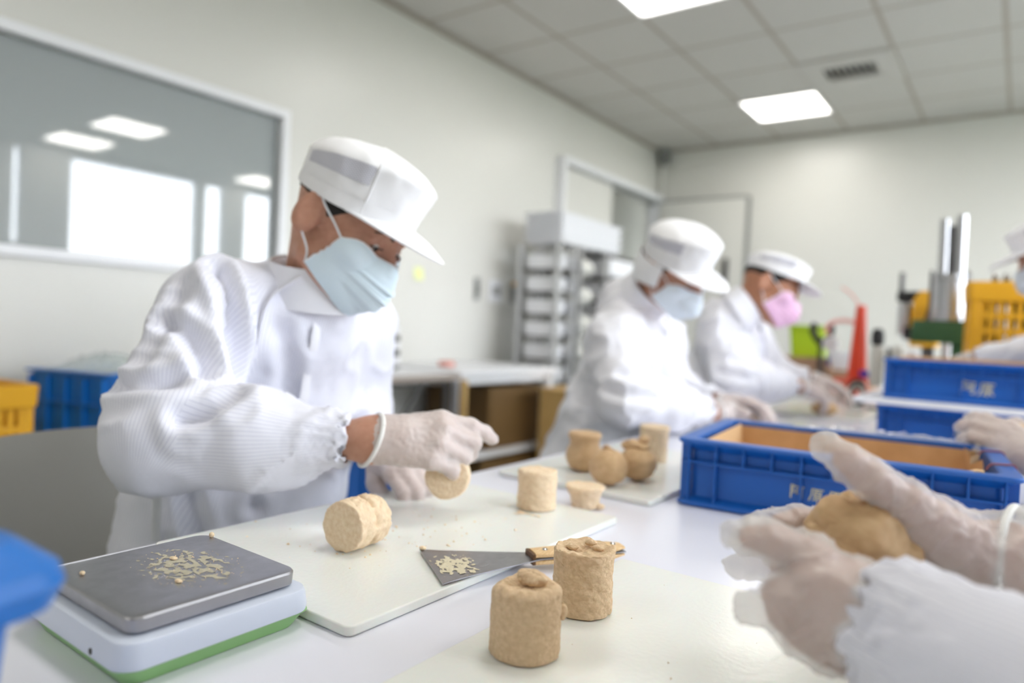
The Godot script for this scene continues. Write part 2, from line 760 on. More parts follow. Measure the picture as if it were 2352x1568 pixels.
func room() -> void:
	var wp: Material = M.wall_paint
	struct("floor", Geo.new().box(Vector3(-1.2, -0.1, -2.4), Vector3(9.4, 0.2, 11.0)).mesh(), M.floor_paint)
	struct("wall_left", wall_mesh(LEFT - 0.06, 0.12, BACK - 0.2, FRONT, HIGH + 0.15, [INNER, DOORWAY], true), wp)
	struct("wall_back", wall_mesh(BACK - 0.06, 0.12, LEFT, RIGHT, HIGH + 0.15, [], false), wp)
	struct("wall_right", wall_mesh(RIGHT + 0.08, 0.16, BACK - 0.12, FRONT, HIGH + 0.15, SUN_SIDE, true), wp)
	struct("wall_front", wall_mesh(FRONT + 0.06, 0.12, LEFT - 0.12, RIGHT + 0.16, HIGH + 0.15, [], false), wp)
	# windows of the right wall
	var n := 2
	for r in SUN_SIDE:
		var f := Geo.new()
		var c: Vector2 = r.get_center()
		for q in [-1, 1]:
			f.box(Vector3(RIGHT + 0.06, c.y + q * (r.size.y / 2 - 0.012), c.x), Vector3(0.07, 0.024, r.size.x))
			f.box(Vector3(RIGHT + 0.06, c.y, c.x + q * (r.size.x / 2 - 0.012)), Vector3(0.07, r.size.y - 0.048, 0.024))
		var w := struct("window_%d" % n, f.mesh(), M.white_profile)
		struct("pane", Geo.new().box(Vector3(RIGHT + 0.07, c.y, c.x), Vector3(0.006, r.size.y - 0.048, r.size.x - 0.048)).mesh(), M.window_pane, w)
		n += 1
	# the darkened window in the left wall
	var g := Geo.new()
	var ic := INNER.get_center()
	var b := 0.045
	for q in [-1, 1]:
		g.box(Vector3(LEFT + 0.0, ic.y + q * (INNER.size.y / 2 + b / 2 - 0.004), ic.x), Vector3(0.05, b, INNER.size.x + 2 * b - 0.008), 0.006)
		g.box(Vector3(LEFT + 0.0, ic.y, ic.x + q * (INNER.size.x / 2 + b / 2 - 0.004)), Vector3(0.048, INNER.size.y, b), 0.006)
	var w1 := struct("window_1", g.mesh(), M.white_profile)
	struct("pane", Geo.new().box(Vector3(LEFT - 0.035, ic.y, ic.x), Vector3(0.01, INNER.size.y + 0.01, INNER.size.x + 0.01)).mesh(), M.film_pane, w1)
	# doorway: frame, one leaf shut, one leaf folded back against the far wall
	var fr := Geo.new()
	var d := DOORWAY
	fr.box(Vector3(LEFT, d.end.y + 0.02, d.get_center().x), Vector3(0.16, 0.05, d.size.x + 0.1), 0.004)
	fr.box(Vector3(LEFT, d.end.y / 2, d.end.x + 0.022), Vector3(0.16, d.end.y, 0.05), 0.004)
	fr.box(Vector3(LEFT, d.end.y / 2, d.position.x - 0.022), Vector3(0.16, d.end.y, 0.05), 0.004)
	var door := struct("door_1", fr.mesh(), M.white_profile)
	struct("door_leaf", Geo.new().box(Vector3(LEFT - 0.02, 1.205, -5.40), Vector3(0.045, 2.40, 0.93), 0.003).mesh(), wp, door)
	struct("track", Geo.new().box(Vector3(LEFT - 0.01, 2.40, -6.33), Vector3(0.06, 0.05, 0.92), 0.003).mesh(), M.grey_profile, door)
	var leaf := Geo.new().box(Vector3(LEFT + 0.52, 1.20, BACK + 0.075), Vector3(0.90, 2.38, 0.045), 0.003)
	var d2 := struct("door_2", leaf.mesh(), wp)
	struct("edge_strip", Geo.new().box(Vector3(LEFT + 0.985, 1.20, BACK + 0.075), Vector3(0.03, 2.40, 0.06), 0.004).mesh(), M.grey_profile, d2)
	struct("edge_strip", Geo.new().box(Vector3(LEFT + 0.52, 2.40, BACK + 0.075), Vector3(0.90, 0.02, 0.055), 0.004).mesh(), M.grey_profile, d2)
	struct("handle", Geo.new().box(Vector3(LEFT + 0.80, 1.62, BACK + 0.115), Vector3(0.05, 0.36, 0.03), 0.006).mesh(), M.dark_steel, d2)
	# passage beyond the doorway
	struct("wall_passage", Geo.new().box(Vector3(-4.85, 1.5, -6.2), Vector3(0.1, 3.1, 2.6)).box(Vector3(-4.05, 1.5, -7.45), Vector3(1.6, 3.1, 0.1)).box(Vector3(-4.05, 1.5, -4.85), Vector3(1.6, 3.1, 0.1)).mesh(), wp)
	# corner trim
	struct("trim_1", Geo.new().box(Vector3(LEFT + 0.02, 1.475, BACK + 0.02), Vector3(0.035, 2.95, 0.035), 0.01).mesh(), wp)
	struct("trim_2", Geo.new().box(Vector3(LEFT + 0.008, HIGH - 0.012, (BACK + FRONT) / 2), Vector3(0.02, 0.024, FRONT - BACK)).mesh(), M.ceiling_bar)
	struct("trim_3", Geo.new().box(Vector3((LEFT + RIGHT) / 2, HIGH - 0.012, BACK + 0.008), Vector3(RIGHT - LEFT - 0.04, 0.024, 0.02)).mesh(), M.ceiling_bar)
	# outside: a lawn and a row of far trees that the darkened window mirrors
	struct("ground", Geo.new().box(Vector3(104, -0.45, -40), Vector3(200, 0.1, 240)).mesh(), mat("lawn", rgb(72, 82, 60), 0.95))
	for k in 5:
		var tr := thing("tree", "round green tree outside the windows, only mirrored in the dark pane", "tree", Vector3(70 + 4.0 * sin(k * 2.1), -0.4, -92.0 + 15.0 * k), 0.4 * k, "far trees mirrored in the dark window")
		var nz := noise(70 + k, 0.5)
		var crown := Geo.new().sheet(16, 10, func(a, c):
			var dir := Vector3(cos(a * TAU) * sin(c * PI), cos(c * PI), sin(a * TAU) * sin(c * PI))
			return Vector3(0, 4.2, 0) + dir * Vector3(3.6, 2.4, 3.6) * (1.0 + 0.4 * nz.get_noise_3dv(dir * 2.0)))
		part("crown", crown.mesh(), mat("leafage", rgb(72, 88, 62), 0.9), tr)
		part("trunk", Geo.new().tube(PackedVector3Array([Vector3.ZERO, Vector3(0.05, 1.5, 0), Vector3(0, 3, 0)]), 0.2, 8).mesh(), mat("bark", rgb(84, 70, 58), 0.9), tr)


func ceiling() -> void:
	var slab := struct("ceiling", Geo.new().box(Vector3(-0.9, HIGH + 0.12, -2.3), Vector3(8.4, 0.12, 10.7)).mesh(), M.ceiling_bar)
	var bars := Geo.new()
	for i in 11:
		bars.box(Vector3(-3.174 + 0.6 * i, HIGH + 0.012, (BACK + FRONT) / 2), Vector3(0.04, 0.02, FRONT - BACK))
	for j in 17:
		bars.box(Vector3((LEFT + RIGHT) / 2, HIGH + 0.014, BACK + 0.6 * j), Vector3(RIGHT - LEFT, 0.02, 0.04))
	struct("grid", bars.mesh(), M.ceiling_bar, slab)
	var tile := Geo.new().box(Vector3(0, 0.015, 0), Vector3(0.574, 0.03, 0.574), 0.005).mesh()
	for i in 11:
		for j in 16:
			if is_lamp(i, j) or is_vent(i, j):
				continue
			var wide := 0.6 if i < 10 else 0.224
			var o := struct("ceiling_tile", tile, M.ceiling_tile, slab)
			o.position = Vector3(-3.174 + 0.6 * i + wide / 2, HIGH, BACK + 0.6 * j + 0.3)
			if i == 10:
				o.scale.x = 0.36
	for i in 11:
		for j in 16:
			if is_lamp(i, j):
				lamp(Vector3(-3.174 + 0.6 * i + 0.3, HIGH, BACK + 0.6 * j + 0.3), i, j)
			if is_vent(i, j):
				vent(Vector3(-3.174 + 0.6 * i + 0.3, HIGH, BACK + 0.6 * j + 0.3))


func is_lamp(i: int, j: int) -> bool:
	return (i == (4 if j == 9 else 2) or i == 7 or (i == 9 and j < 8)) and j % 4 == 1


func is_vent(i: int, j: int) -> bool:
	return i == 3 and j == 2


func lamp(at: Vector3, i: int, j: int) -> void:
	var label := "lit square ceiling panel out of view above the workers, seen only mirrored"
	var group := "ceiling panels out of view"
	if i == 2 and j == 1:
		label = "lit square ceiling panel nearest the far wall, beside the air vent"
		group = ""
	elif i == 2 and j == 5:
		label = "lit square ceiling panel cut off by the top edge of the photo"
		group = ""
	var o := thing("ceiling_light", label, "ceiling light", at, 0.0, group)
	var f := Geo.new()
	for q in [-1, 1]:
		f.box(Vector3(q * 0.293, -0.002, 0), Vector3(0.014, 0.02, 0.60), 0.002)
		f.box(Vector3(0, -0.002, q * 0.293), Vector3(0.572, 0.02, 0.014), 0.002)
	part("frame", f.mesh(), M.white_profile, o)
	part("diffuser", Geo.new().rbox(Vector3(0, 0.004, 0), Vector3(0.572, 0.012, 0.572), 0.03, 0.002).mesh(), M.lamp_glow, o)
	var a := AreaLight3D.new()
	a.name = "panel_light"
	a.area_size = Vector2(0.56, 0.56)
	a.light_energy = LAMP_LIGHT
	a.light_color = Color(1, 0.985, 0.96)
	a.shadow_enabled = true
	a.set("area_range", 14.0)
	a.set("omni_range", 14.0)
	o.add_child(a)
	a.position = Vector3(0, -0.012, 0)
	a.rotation.x = -PI / 2


func vent(at: Vector3) -> void:
	var o := thing("air_vent", "square slatted air vent in the ceiling behind the lit panel", "air vent", at)
	var f := Geo.new()
	for q in [-1, 1]:
		f.box(Vector3(q * 0.235, -0.004, 0), Vector3(0.13, 0.02, 0.598), 0.003)
		f.box(Vector3(0, -0.004, q * 0.215), Vector3(0.34, 0.02, 0.166), 0.003)
	part("frame", f.mesh(), M.ceiling_tile, o)
	part("duct", Geo.new().box(Vector3(0, 0.045, 0), Vector3(0.40, 0.012, 0.30)).mesh(), M.black_plastic, o)
	for k in 8:
		part("slat", Geo.new().box(Vector3(-0.148 + 0.0425 * k, 0.004, 0), Vector3(0.006, 0.034, 0.264), 0.001, Basis(Vector3.BACK, 0.7)).mesh(), M.ceiling_tile, o)


func left_wall_things() -> void:
	var x := LEFT + 0.002
	var note := thing("sticky_note", "pale yellow note stuck on the white wall beside the hat brim", "note", Vector3(x, 1.348, -3.304))
	part("sheet", Geo.new().slab(4, 4, 0.001, func(a, b): return Vector3(0.001 + 0.012 * b * b, 0.04 - 0.08 * b, (a - 0.5) * 0.08)).mesh(), mat("note_paper", rgb(240, 246, 176), 0.8), note)
	for s in [[-3.904, "narrow grey wall switch left of the white switch plate", "grey_profile", 0.05, 0.16], [-4.119, "square white switch plate between two narrow grey switches", "white_plastic", 0.15, 0.16], [-4.338, "narrow grey wall switch with a yellow tab beside the rack", "grey_profile", 0.05, 0.16]]:
		var sw := thing("wall_switch", s[1], "switch", Vector3(x, 1.292, s[0]))
		part("plate", Geo.new().box(Vector3(0.008, 0, 0), Vector3(0.016, s[4], s[3]), 0.004).mesh(), M[s[2]], sw)
		part("rocker", Geo.new().box(Vector3(0.018, 0.0, 0), Vector3(0.01, s[4] * 0.42, s[3] * 0.5), 0.003, Basis(Vector3.BACK, 0.12)).mesh(), M.dark_steel if s[2] == "grey_profile" else M.grey_profile, sw)
		if s[0] < -4.3:
			part("tab", Geo.new().box(Vector3(0.018, 0.068, 0), Vector3(0.006, 0.03, 0.04), 0.001).mesh(), M.yellow_plastic, sw)
	# camera dome with its pipe in the corner
	var c := thing("security_camera", "small grey camera pod on a pipe in the far ceiling corner", "camera", Vector3(LEFT + 0.085, HIGH, BACK + 0.085))
	part("housing", Geo.new().lathe(PackedVector2Array([Vector2(0.02, -0.01), Vector2(0.065, -0.012), Vector2(0.07, -0.10), Vector2(0.055, -0.15), Vector2(0.03, -0.175), Vector2(0.005, -0.185)]), 20).mesh(), M.grey_profile, c)
	part("lens", Geo.new().lathe(PackedVector2Array([Vector2(0.001, 0), Vector2(0.03, 0), Vector2(0.03, 0.02), Vector2(0.001, 0.022)]), 16, Vector3(0.04, -0.11, 0.045), Basis(Vector3(1, 0, -1).normalized(), 1.57)).mesh(), M.black_plastic, c)
	part("pipe", Geo.new().tube(PackedVector3Array([Vector3(-0.03, -0.17, -0.03), Vector3(-0.03, -0.5, -0.03), Vector3(-0.03, -0.56, -0.03)]), 0.022, 10).mesh(), M.wall_paint, c)


# ---------------------------------------------------------------- furniture
func furniture() -> void:
	# long work table
	var t := thing("work_table", "long white laminate table that the workers sit along", "table", Vector3(-0.24, 0, -2.35))
	part("top", Geo.new().rbox(Vector3(0, 0.735, 0), Vector3(1.21, 0.03, 5.7), 0.02, 0.006).mesh(), M.table_top, t)
	for q in [[-1, -1], [-1, 1], [1, -1], [1, 1], [-1, 0], [1, 0]]:
		part("leg", Geo.new().box(Vector3(q[0] * 0.52, 0.36, q[1] * 2.7), Vector3(0.045, 0.72, 0.045), 0.006).mesh(), M.white_profile, t)
	for q in [-1, 1]:
		part("rail", Geo.new().box(Vector3(q * 0.52, 0.69, 0), Vector3(0.03, 0.05, 5.35), 0.004).mesh(), M.white_profile, t)
	# side table behind the press, with boxes
	var st := thing("side_table", "small white side table carrying the lime green tub", "table", Vector3(-1.13, 0, -4.33))
	part("top", Geo.new().box(Vector3(0, 0.735, 0), Vector3(0.54, 0.03, 0.5), 0.005).mesh(), M.table_top, st)
	for q in [[-1, -1], [-1, 1], [1, -1], [1, 1]]:
		part("leg", Geo.new().box(Vector3(q[0] * 0.23, 0.36, q[1] * 0.21), Vector3(0.04, 0.72, 0.04), 0.005).mesh(), M.white_profile, st)
	# white bench along the left wall
	var b := thing("bench_table", "white bench against the left wall with a brown cupboard below", "table", Vector3(-2.84, 0, -3.45))
	part("top", Geo.new().box(Vector3(0, 0.757, 0), Vector3(0.68, 0.035, 1.02), 0.006).mesh(), M.white_plastic, b)
	part("apron", Geo.new().box(Vector3(0.29, 0.715, 0.0), Vector3(0.02, 0.05, 0.92), 0.003).mesh(), M.white_profile, b)
	for q in [[-1, -1], [-1, 1], [1, -1], [1, 1]]:
		part("leg", Geo.new().box(Vector3(q[0] * 0.30, 0.37, q[1] * 0.46), Vector3(0.05, 0.74, 0.05), 0.006).mesh(), M.white_profile, b)
	part("shelf", Geo.new().box(Vector3(0.0, 0.26, 0), Vector3(0.60, 0.03, 0.87), 0.004).mesh(), M.white_profile, b)
	var cup := thing("cupboard", "open brown board cupboard standing under the white bench", "cupboard", Vector3(-2.84, 0.275, -3.62))
	part("back", Geo.new().box(Vector3(-0.25, 0.19, 0), Vector3(0.02, 0.38, 0.54), 0.002).mesh(), M.brown_board, cup)
	for q in [-1, 1]:
		part("side", Geo.new().box(Vector3(0, 0.19, q * 0.27), Vector3(0.50, 0.38, 0.016), 0.002).mesh(), M.brown_board, cup)
		part("board", Geo.new().box(Vector3(0, 0.19 + q * 0.182, 0), Vector3(0.50, 0.016, 0.524), 0.002).mesh(), M.brown_board, cup)
	part("door", Geo.new().box(Vector3(0.245, 0.19, 0), Vector3(0.016, 0.36, 0.52), 0.002).mesh(), M.brown_board, cup)
	var pw := thing("plywood_box", "tall yellow plywood box standing at the end of the bench", "box", Vector3(-2.26, 0, -3.90))
	part("panel", Geo.new().box(Vector3(0.0, 0.32, 0), Vector3(0.40, 0.64, 0.40), 0.006).mesh(), M.ply_wood, pw)
	part("lid", Geo.new().box(Vector3(0.0, 0.646, 0), Vector3(0.42, 0.016, 0.42), 0.003).mesh(), M.ply_wood, pw)
	var lb := thing("plywood_box", "low brown box on the floor under the bench shelf", "box", Vector3(-2.80, 0, -3.55))
	part("panel", Geo.new().box(Vector3(0, 0.11, 0), Vector3(0.5, 0.21, 0.6), 0.005).mesh(), M.brown_board, lb)
	part("lid", Geo.new().box(Vector3(0, 0.222, 0), Vector3(0.51, 0.012, 0.61), 0.002).mesh(), M.brown_board, lb)
	# folding table before it
	var f := thing("folding_table", "folding table with grey edge and dark brace behind the glove", "table", Vector3(-2.80, 0, -2.20))
	part("top", Geo.new().box(Vector3(0, 0.752, 0), Vector3(0.72, 0.03, 1.38), 0.006).mesh(), M.white_plastic, f)
	part("edge_band", Geo.new().box(Vector3(0.362, 0.750, 0), Vector3(0.008, 0.034, 1.38), 0.002).mesh(), mat("edge_grey", rgb(168, 156, 148), 0.5), f)
	for q in [-1, 1]:
		part("frame", Geo.new().box(Vector3(q * 0.30, 0.722, 0), Vector3(0.03, 0.03, 1.26), 0.003).mesh(), M.dark_steel, f)
		part("leg", Geo.new().tube(PackedVector3Array([Vector3(q * 0.30, 0.71, -0.64), Vector3(q * 0.30, 0.01, -0.64)]), 0.016, 10).mesh(), M.dark_steel, f)
		part("leg", Geo.new().tube(PackedVector3Array([Vector3(q * 0.30, 0.71, 0.64), Vector3(q * 0.30, 0.01, 0.64)]), 0.016, 10).mesh(), M.dark_steel, f)
		part("brace", Geo.new().box(Vector3(q * 0.27, 0.61, -0.41), Vector3(0.012, 0.03, 0.34), 0.003, Basis(Vector3.RIGHT, 0.9)).mesh(), M.dark_steel, f)
	part("crossbar", Geo.new().box(Vector3(0.30, 0.515, -0.1), Vector3(0.03, 0.03, 1.26), 0.003).mesh(), M.dark_steel, f)
	var post := thing("timber_post", "light wooden post leaning at the end of the folding table", "post", Vector3(-2.45, 0, -2.93))
	part("shaft", Geo.new().box(Vector3(0, 0.365, 0), Vector3(0.04, 0.73, 0.03), 0.004).mesh(), M.ply_wood, post)
	crate_box("storage_crate", "blue storage crate pushed under the folding table", Vector3(-2.80, 0, -2.35), 0.0, Vector3(0.46, 0.46, 0.62), M.blue_plastic, false, "")
	# bottles stacked on the folding table, small red thing
	var bs := thing("bottle", "slim bottle banded in black and white on the bench", "bottle", Vector3(-2.80, 0.767, -2.72))
	var y := 0.0
	for k in 7:
		var hh: float = [0.03, 0.045, 0.035, 0.045, 0.035, 0.05, 0.03][k]
		var rr: float = [0.042, 0.046, 0.044, 0.044, 0.042, 0.036, 0.024][k]
		part("band", Geo.new().lathe(PackedVector2Array([Vector2(rr - 0.004, y), Vector2(rr, y + 0.004), Vector2(rr, y + hh - 0.004), Vector2(rr - 0.004, y + hh)]), 20).mesh(), [M.grey_profile, M.white_plastic, M.black_plastic, M.white_plastic, M.black_plastic, M.white_plastic, M.grey_profile][k], bs)
		y += hh
	var rc := thing("red_cap", "small red lid lying on the white bench", "lid", Vector3(-2.8, 0.776, -3.18))
	part("disc", Geo.new().lathe(PackedVector2Array([Vector2(0.045, 0), Vector2(0.05, 0.006), Vector2(0.05, 0.022), Vector2(0.044, 0.03), Vector2(0.01, 0.031)]), 20).mesh(), mat("pale_red", rgb(226, 150, 136), 0.5), rc)
	# racks against the wall beyond the bench: narrow trays, then rolls, then boxes, with long trays across their tops
	rack("tray_rack", "steel tray rack with white trays, nearest the bench", Vector3(-2.79, 0, -4.21), 0.32, 0.20, 9, false)
	rack("roll_rack", "steel rack with wrapped white rolls on its shelves", Vector3(-2.79, 0, -4.59), 0.32, 0.38, 7, true)
	for k in 4:
		var tr := thing("long_tray", ["lowest long white tray lying across the tops of the racks", "second long white tray up across the racks", "third long white tray up across the racks", "topmost long white tray stacked across the racks"][k], "tray", Vector3(-2.79, 1.642 + 0.054 * k, -4.58), 0.0, "long white trays on top of the racks")
		part("shell", tray_mesh(Vector3(0.34, 0.05, 0.94)), M.white_plastic, tr)
	var stand := thing("box_stand", "steel stand under the white foam boxes", "stand", Vector3(-2.79, 0, -5.12))
	part("top", Geo.new().box(Vector3(0, 1.10, 0), Vector3(0.34, 0.02, 0.60), 0.003).mesh(), M.steel, stand)
	for q in [[-1, -1], [-1, 1], [1, -1], [1, 1]]:
		part("leg", Geo.new().box(Vector3(q[0] * 0.15, 0.545, q[1] * 0.28), Vector3(0.03, 1.09, 0.03), 0.003).mesh(), M.steel, stand)
	for k in 3:
		var bx := thing("foam_box", ["lowest white foam box of the stack beyond the rolls", "middle white foam box of the stack beyond the rolls", "topmost white foam box, under the long trays"][k], "box", Vector3(-2.78, 1.111 + 0.176 * k, -5.12), 0.0, "white boxes beyond the rolls")
		part("shell", Geo.new().rbox(Vector3(0, 0.068, 0), Vector3(0.34, 0.136, 0.58), 0.01, 0.006, 3).mesh(), M.white_plastic, bx)
		part("lid", Geo.new().rbox(Vector3(0, 0.150, 0), Vector3(0.32, 0.026, 0.56), 0.01, 0.004, 3).mesh(), M.dark_steel, bx)
	chair()


func tray_mesh(s: Vector3) -> ArrayMesh:
	var r := []
	var h := Vector2(s.x, s.z) / 2
	for p in [[0.88, 0.0], [0.9, 0.002], [0.97, s.y - 0.006], [1.0, s.y - 0.004], [1.0, s.y], [0.95, s.y], [0.87, 0.006]]:
		r.append(Geo.rrect(Vector3.ZERO, h * p[0], 0.02, p[1], 3))
	return Geo.new().loft(r).mesh()


func rack(called: String, label: String, at: Vector3, wide: float, deep: float, levels: int, rolls: bool) -> void:
	var o := thing(called, label, "rack", at)
	var high := 1.59
	for q in [[-1, -1], [-1, 1], [1, -1], [1, 1]]:
		part("post", Geo.new().box(Vector3(q[0] * wide / 2, high / 2 + 0.04, q[1] * deep / 2), Vector3(0.036, high, 0.036), 0.004).mesh(), M.steel, o)
		part("caster", Geo.new().lathe(PackedVector2Array([Vector2(0.004, -0.012), Vector2(0.036, -0.012), Vector2(0.04, 0), Vector2(0.036, 0.012), Vector2(0.004, 0.012)]), 16, Vector3(q[0] * wide / 2, 0.04, q[1] * deep / 2), Basis(Vector3.BACK, PI / 2)).mesh(), M.black_plastic, o)
	var step := (high - 0.15) / levels
	for k in levels:
		var y := 0.19 + step * k
		if y < 0.3:
			continue
		part("shelf", Geo.new().box(Vector3(0, y - 0.02, 0), Vector3(wide - 0.045, 0.012, deep - 0.045), 0.002).mesh(), M.dark_steel, o)
		for q in [-1, 1]:
			part("runner", Geo.new().box(Vector3(q * (wide / 2 - 0.004), y - 0.02, 0), Vector3(0.02, 0.016, deep - 0.04), 0.002).mesh(), M.dark_steel, o)
		if rolls:
			var names := ["wrapped bundle near the floor of the rolls rack", "wrapped bundle low on the rolls rack", "crushed white bundle below the bench top on the rolls rack", "crumpled pale bundle fourth from the bottom of the rolls rack", "crumpled white bundle in the middle of the rolls rack", "round white roll second from the top of the rolls rack", "round white roll topmost in the rolls rack"]
			var r := thing("wrapped_roll", names[k], "roll", at + Vector3(0, y - 0.0138, 0), 0.0, "white rolls on the rack")
			var nz := noise(80 + k, 9.0)
			var tall := step * 0.43
			var messy := 0.007 if k > 4 else 0.020
			part("bundle", Geo.new().sheet(28, 14, func(a, b):
				var w: float = pow(sin(clampf(b, 0.001, 0.999) * PI), 0.35)
				var p := Vector3(cos(a * TAU) * wide * 0.44 * w, sin(a * TAU) * tall * w, (b - 0.5) * (deep - 0.05))
				p += p.normalized() * nz.get_noise_3dv(p * (1.0 if k > 4 else 2.0)) * messy
				return Vector3(p.x, maxf(p.y + tall, 0.0), p.z)).mesh(), mat("wrap_white", rgb(214, 213, 206), 0.6), r)
		else:
			var names := ["bottom", "second", "third", "fourth", "fifth", "sixth", "seventh", "eighth", "top"]
			var t := thing("white_tray", "white tray on the %s runner up the narrow tray rack" % names[k] if k < 8 else "white tray on the top runner inside the narrow tray rack", "tray", at + Vector3(0, y - 0.0138, 0), 0.0, "white trays in the rack")
			part("shell", tray_mesh(Vector3(wide - 0.05, step * 0.62, deep - 0.03)), M.white_plastic, t)


func chair() -> void:
	var o := thing("chair", "grey moulded chair with a wide curved back behind the nearest worker", "chair", Vector3(-1.23, 0, -0.62))
	var g := Geo.new().slab(24, 12, 0.016, func(a, b):
		var ang: float = lerpf(-1.15, 1.15, a)
		var y: float = lerpf(0.44, 0.785 - 0.06 * pow(absf(a - 0.5) * 2.0, 3.0), b)
		var r: float = 0.30 + 0.03 * b
		return Vector3(-cos(ang) * r * 1.0 + 0.06 - 0.05 * b, y, sin(ang) * r * 1.15))
	part("backrest", g.mesh(), M.chair_plastic, o)
	part("seat", Geo.new().rbox(Vector3(0.06, 0.43, 0), Vector3(0.46, 0.03, 0.50), 0.10, 0.012).mesh(), M.chair_plastic, o)
	for q in [[-1, -1], [-1, 1], [1, -1], [1, 1]]:
		part("leg", Geo.new().tube(PackedVector3Array([Vector3(0.06 + q[0] * 0.17, 0.42, q[1] * 0.18), Vector3(0.06 + q[0] * 0.21, 0.0, q[1] * 0.22)]), 0.014, 10).mesh(), M.steel, o)


# ---------------------------------------------------------------- crates
# an open crate with ribs; size is x, y, z; origin at the middle of its base
func crate_box(called: String, label: String, at: Vector3, turn: float, s: Vector3, m: Material, slots: bool, group: String) -> Node3D:
	var o := thing(called, label, "crate", at, turn, group)
	var g := Geo.new()
	var h := Vector2(s.x, s.z) / 2
	var rings := []
	for p in [[-0.012, 0.0], [-0.012, 0.012], [-0.016, s.y - 0.03], [-0.016, s.y - 0.008], [0.0, s.y - 0.008], [0.002, s.y - 0.002], [0.0, s.y], [-0.018, s.y], [-0.022, s.y - 0.004], [-0.024, 0.012]]:
		rings.append(Geo.rrect(Vector3.ZERO, h + Vector2.ONE * p[0], 0.018, p[1], 3))
	if not slots:
		part("body", g.loft(rings).mesh(), m, o)
		for q in [-1, 1]:
			for k in 5:
				part("rib", Geo.new().box(Vector3(lerpf(-h.x + 0.03, h.x - 0.03, k / 4.0), s.y / 2 - 0.01, q * (h.y - 0.007)), Vector3(0.008, s.y - 0.02, 0.014), 0.002).mesh(), m, o)
				part("rib", Geo.new().box(Vector3(q * (h.x - 0.007), s.y / 2 - 0.01, lerpf(-h.y + 0.03, h.y - 0.03, k / 4.0)), Vector3(0.014, s.y - 0.02, 0.008), 0.002).mesh(), m, o)
			for y in [0.04, s.y * 0.72]:
				part("rib", Geo.new().box(Vector3(0, y, q * (h.y - 0.006)), Vector3(s.x - 0.04, 0.008, 0.012), 0.002).mesh(), m, o)
				part("rib", Geo.new().box(Vector3(q * (h.x - 0.006), y, 0), Vector3(0.012, 0.008, s.z - 0.04), 0.002).mesh(), m, o)
		return o
	# basket with rows of upright slots: corner posts, bands and bars
	part("base", Geo.new().rbox(Vector3(0, 0.01, 0), Vector3(s.x - 0.03, 0.02, s.z - 0.03), 0.015, 0.004, 3).mesh(), m, o)
	var rim := []
	for p in [[-0.014, s.y - 0.075], [-0.004, s.y - 0.07], [0.0, s.y - 0.004], [-0.004, s.y], [-0.014, s.y], [-0.018, s.y - 0.004], [-0.02, s.y - 0.07]]:
		rim.append(Geo.rrect(Vector3.ZERO, h + Vector2.ONE * p[0], 0.02, p[1], 3))
	rim.append(rim[0])
	part("rim", Geo.new().loft(rim, false, false).mesh(), m, o)
	for q in [[-1, -1], [-1, 1], [1, -1], [1, 1]]:
		part("corner_post", Geo.new().rbox(Vector3(q[0] * (h.x - 0.028), s.y / 2 - 0.03, q[1] * (h.y - 0.028)), Vector3(0.032, s.y - 0.07, 0.032), 0.008, 0.002, 2).mesh(), m, o)
	var levels := 4
	for q in [-1, 1]:
		for k in levels - 1:
			var y := 0.03 + (s.y - 0.12) * (k + 0.6) / (levels - 0.8)
			part("band", Geo.new().box(Vector3(0, y, q * (h.y - 0.019)), Vector3(s.x - 0.05, 0.02, 0.008), 0.002).mesh(), m, o)
			part("band", Geo.new().box(Vector3(q * (h.x - 0.019), y, 0), Vector3(0.008, 0.02, s.z - 0.05), 0.002).mesh(), m, o)
		var nx := int(s.x / 0.036)
		for k in nx:
			part("bar", Geo.new().box(Vector3(lerpf(-h.x + 0.05, h.x - 0.05, k / float(nx - 1)), s.y / 2 - 0.035, q * (h.y - 0.019)), Vector3(0.016, s.y - 0.075, 0.007), 0.0).mesh(), m, o)
		var nz := int(s.z / 0.036)
		for k in nz:
			part("bar", Geo.new().box(Vector3(q * (h.x - 0.019), s.y / 2 - 0.035, lerpf(-h.y + 0.05, h.y - 0.05, k / float(nz - 1))), Vector3(0.007, s.y - 0.075, 0.016), 0.0).mesh(), m, o)
	return o


# shallow blue soap crate with flared rim, ribbed front and hand lettering
const SCRIPT := {
	"a": [[1, 0, 1, 10], [1, 0.2, 3.2, 0.2, 2.1, 3, 3.3, 5, 2.2, 6.2], [4, 1, 10, 1], [9, 1, 9, 9.8, 7.8, 9.2], [5, 3.2, 7.2, 3.2, 7.2, 6.2, 5, 6.2, 5, 3.2]],
	"yuan": [[2, 1, 10, 1], [2, 1, 1.7, 5.5, 0, 10], [5.6, 1.5, 5, 2.8], [3.8, 3, 8.6, 3, 8.6, 6.6, 3.8, 6.6, 3.8, 3], [3.8, 4.8, 8.6, 4.8], [6.1, 6.6, 6.1, 10, 5.2, 9.4], [4.3, 7.8, 3, 9.6], [7.8, 7.8, 9.8, 9.4]],
	"fei": [[1, 1, 1, 6, 0, 10], [1, 1, 4, 1, 4, 10, 3.2, 9.4], [1, 4, 4, 4], [1, 6.8, 4, 6.8], [5.4, 1, 9.4, 1, 9.4, 5, 5.4, 5], [7.4, 1, 7.4, 5], [5.4, 1, 5.4, 9, 9.9, 9, 9.9, 7.4]],
	"zao": [[4.9, -0.4, 4.3, 1.2], [2.4, 1.4, 7.8, 1.4, 7.8, 5.2, 2.4, 5.2, 2.4, 1.4], [2.4, 3.3, 7.8, 3.3], [0.6, 7.6, 9.4, 6.7], [4.6, 5.6, 4.6, 9.7, 9, 9.7, 9.4, 8.3]],
}


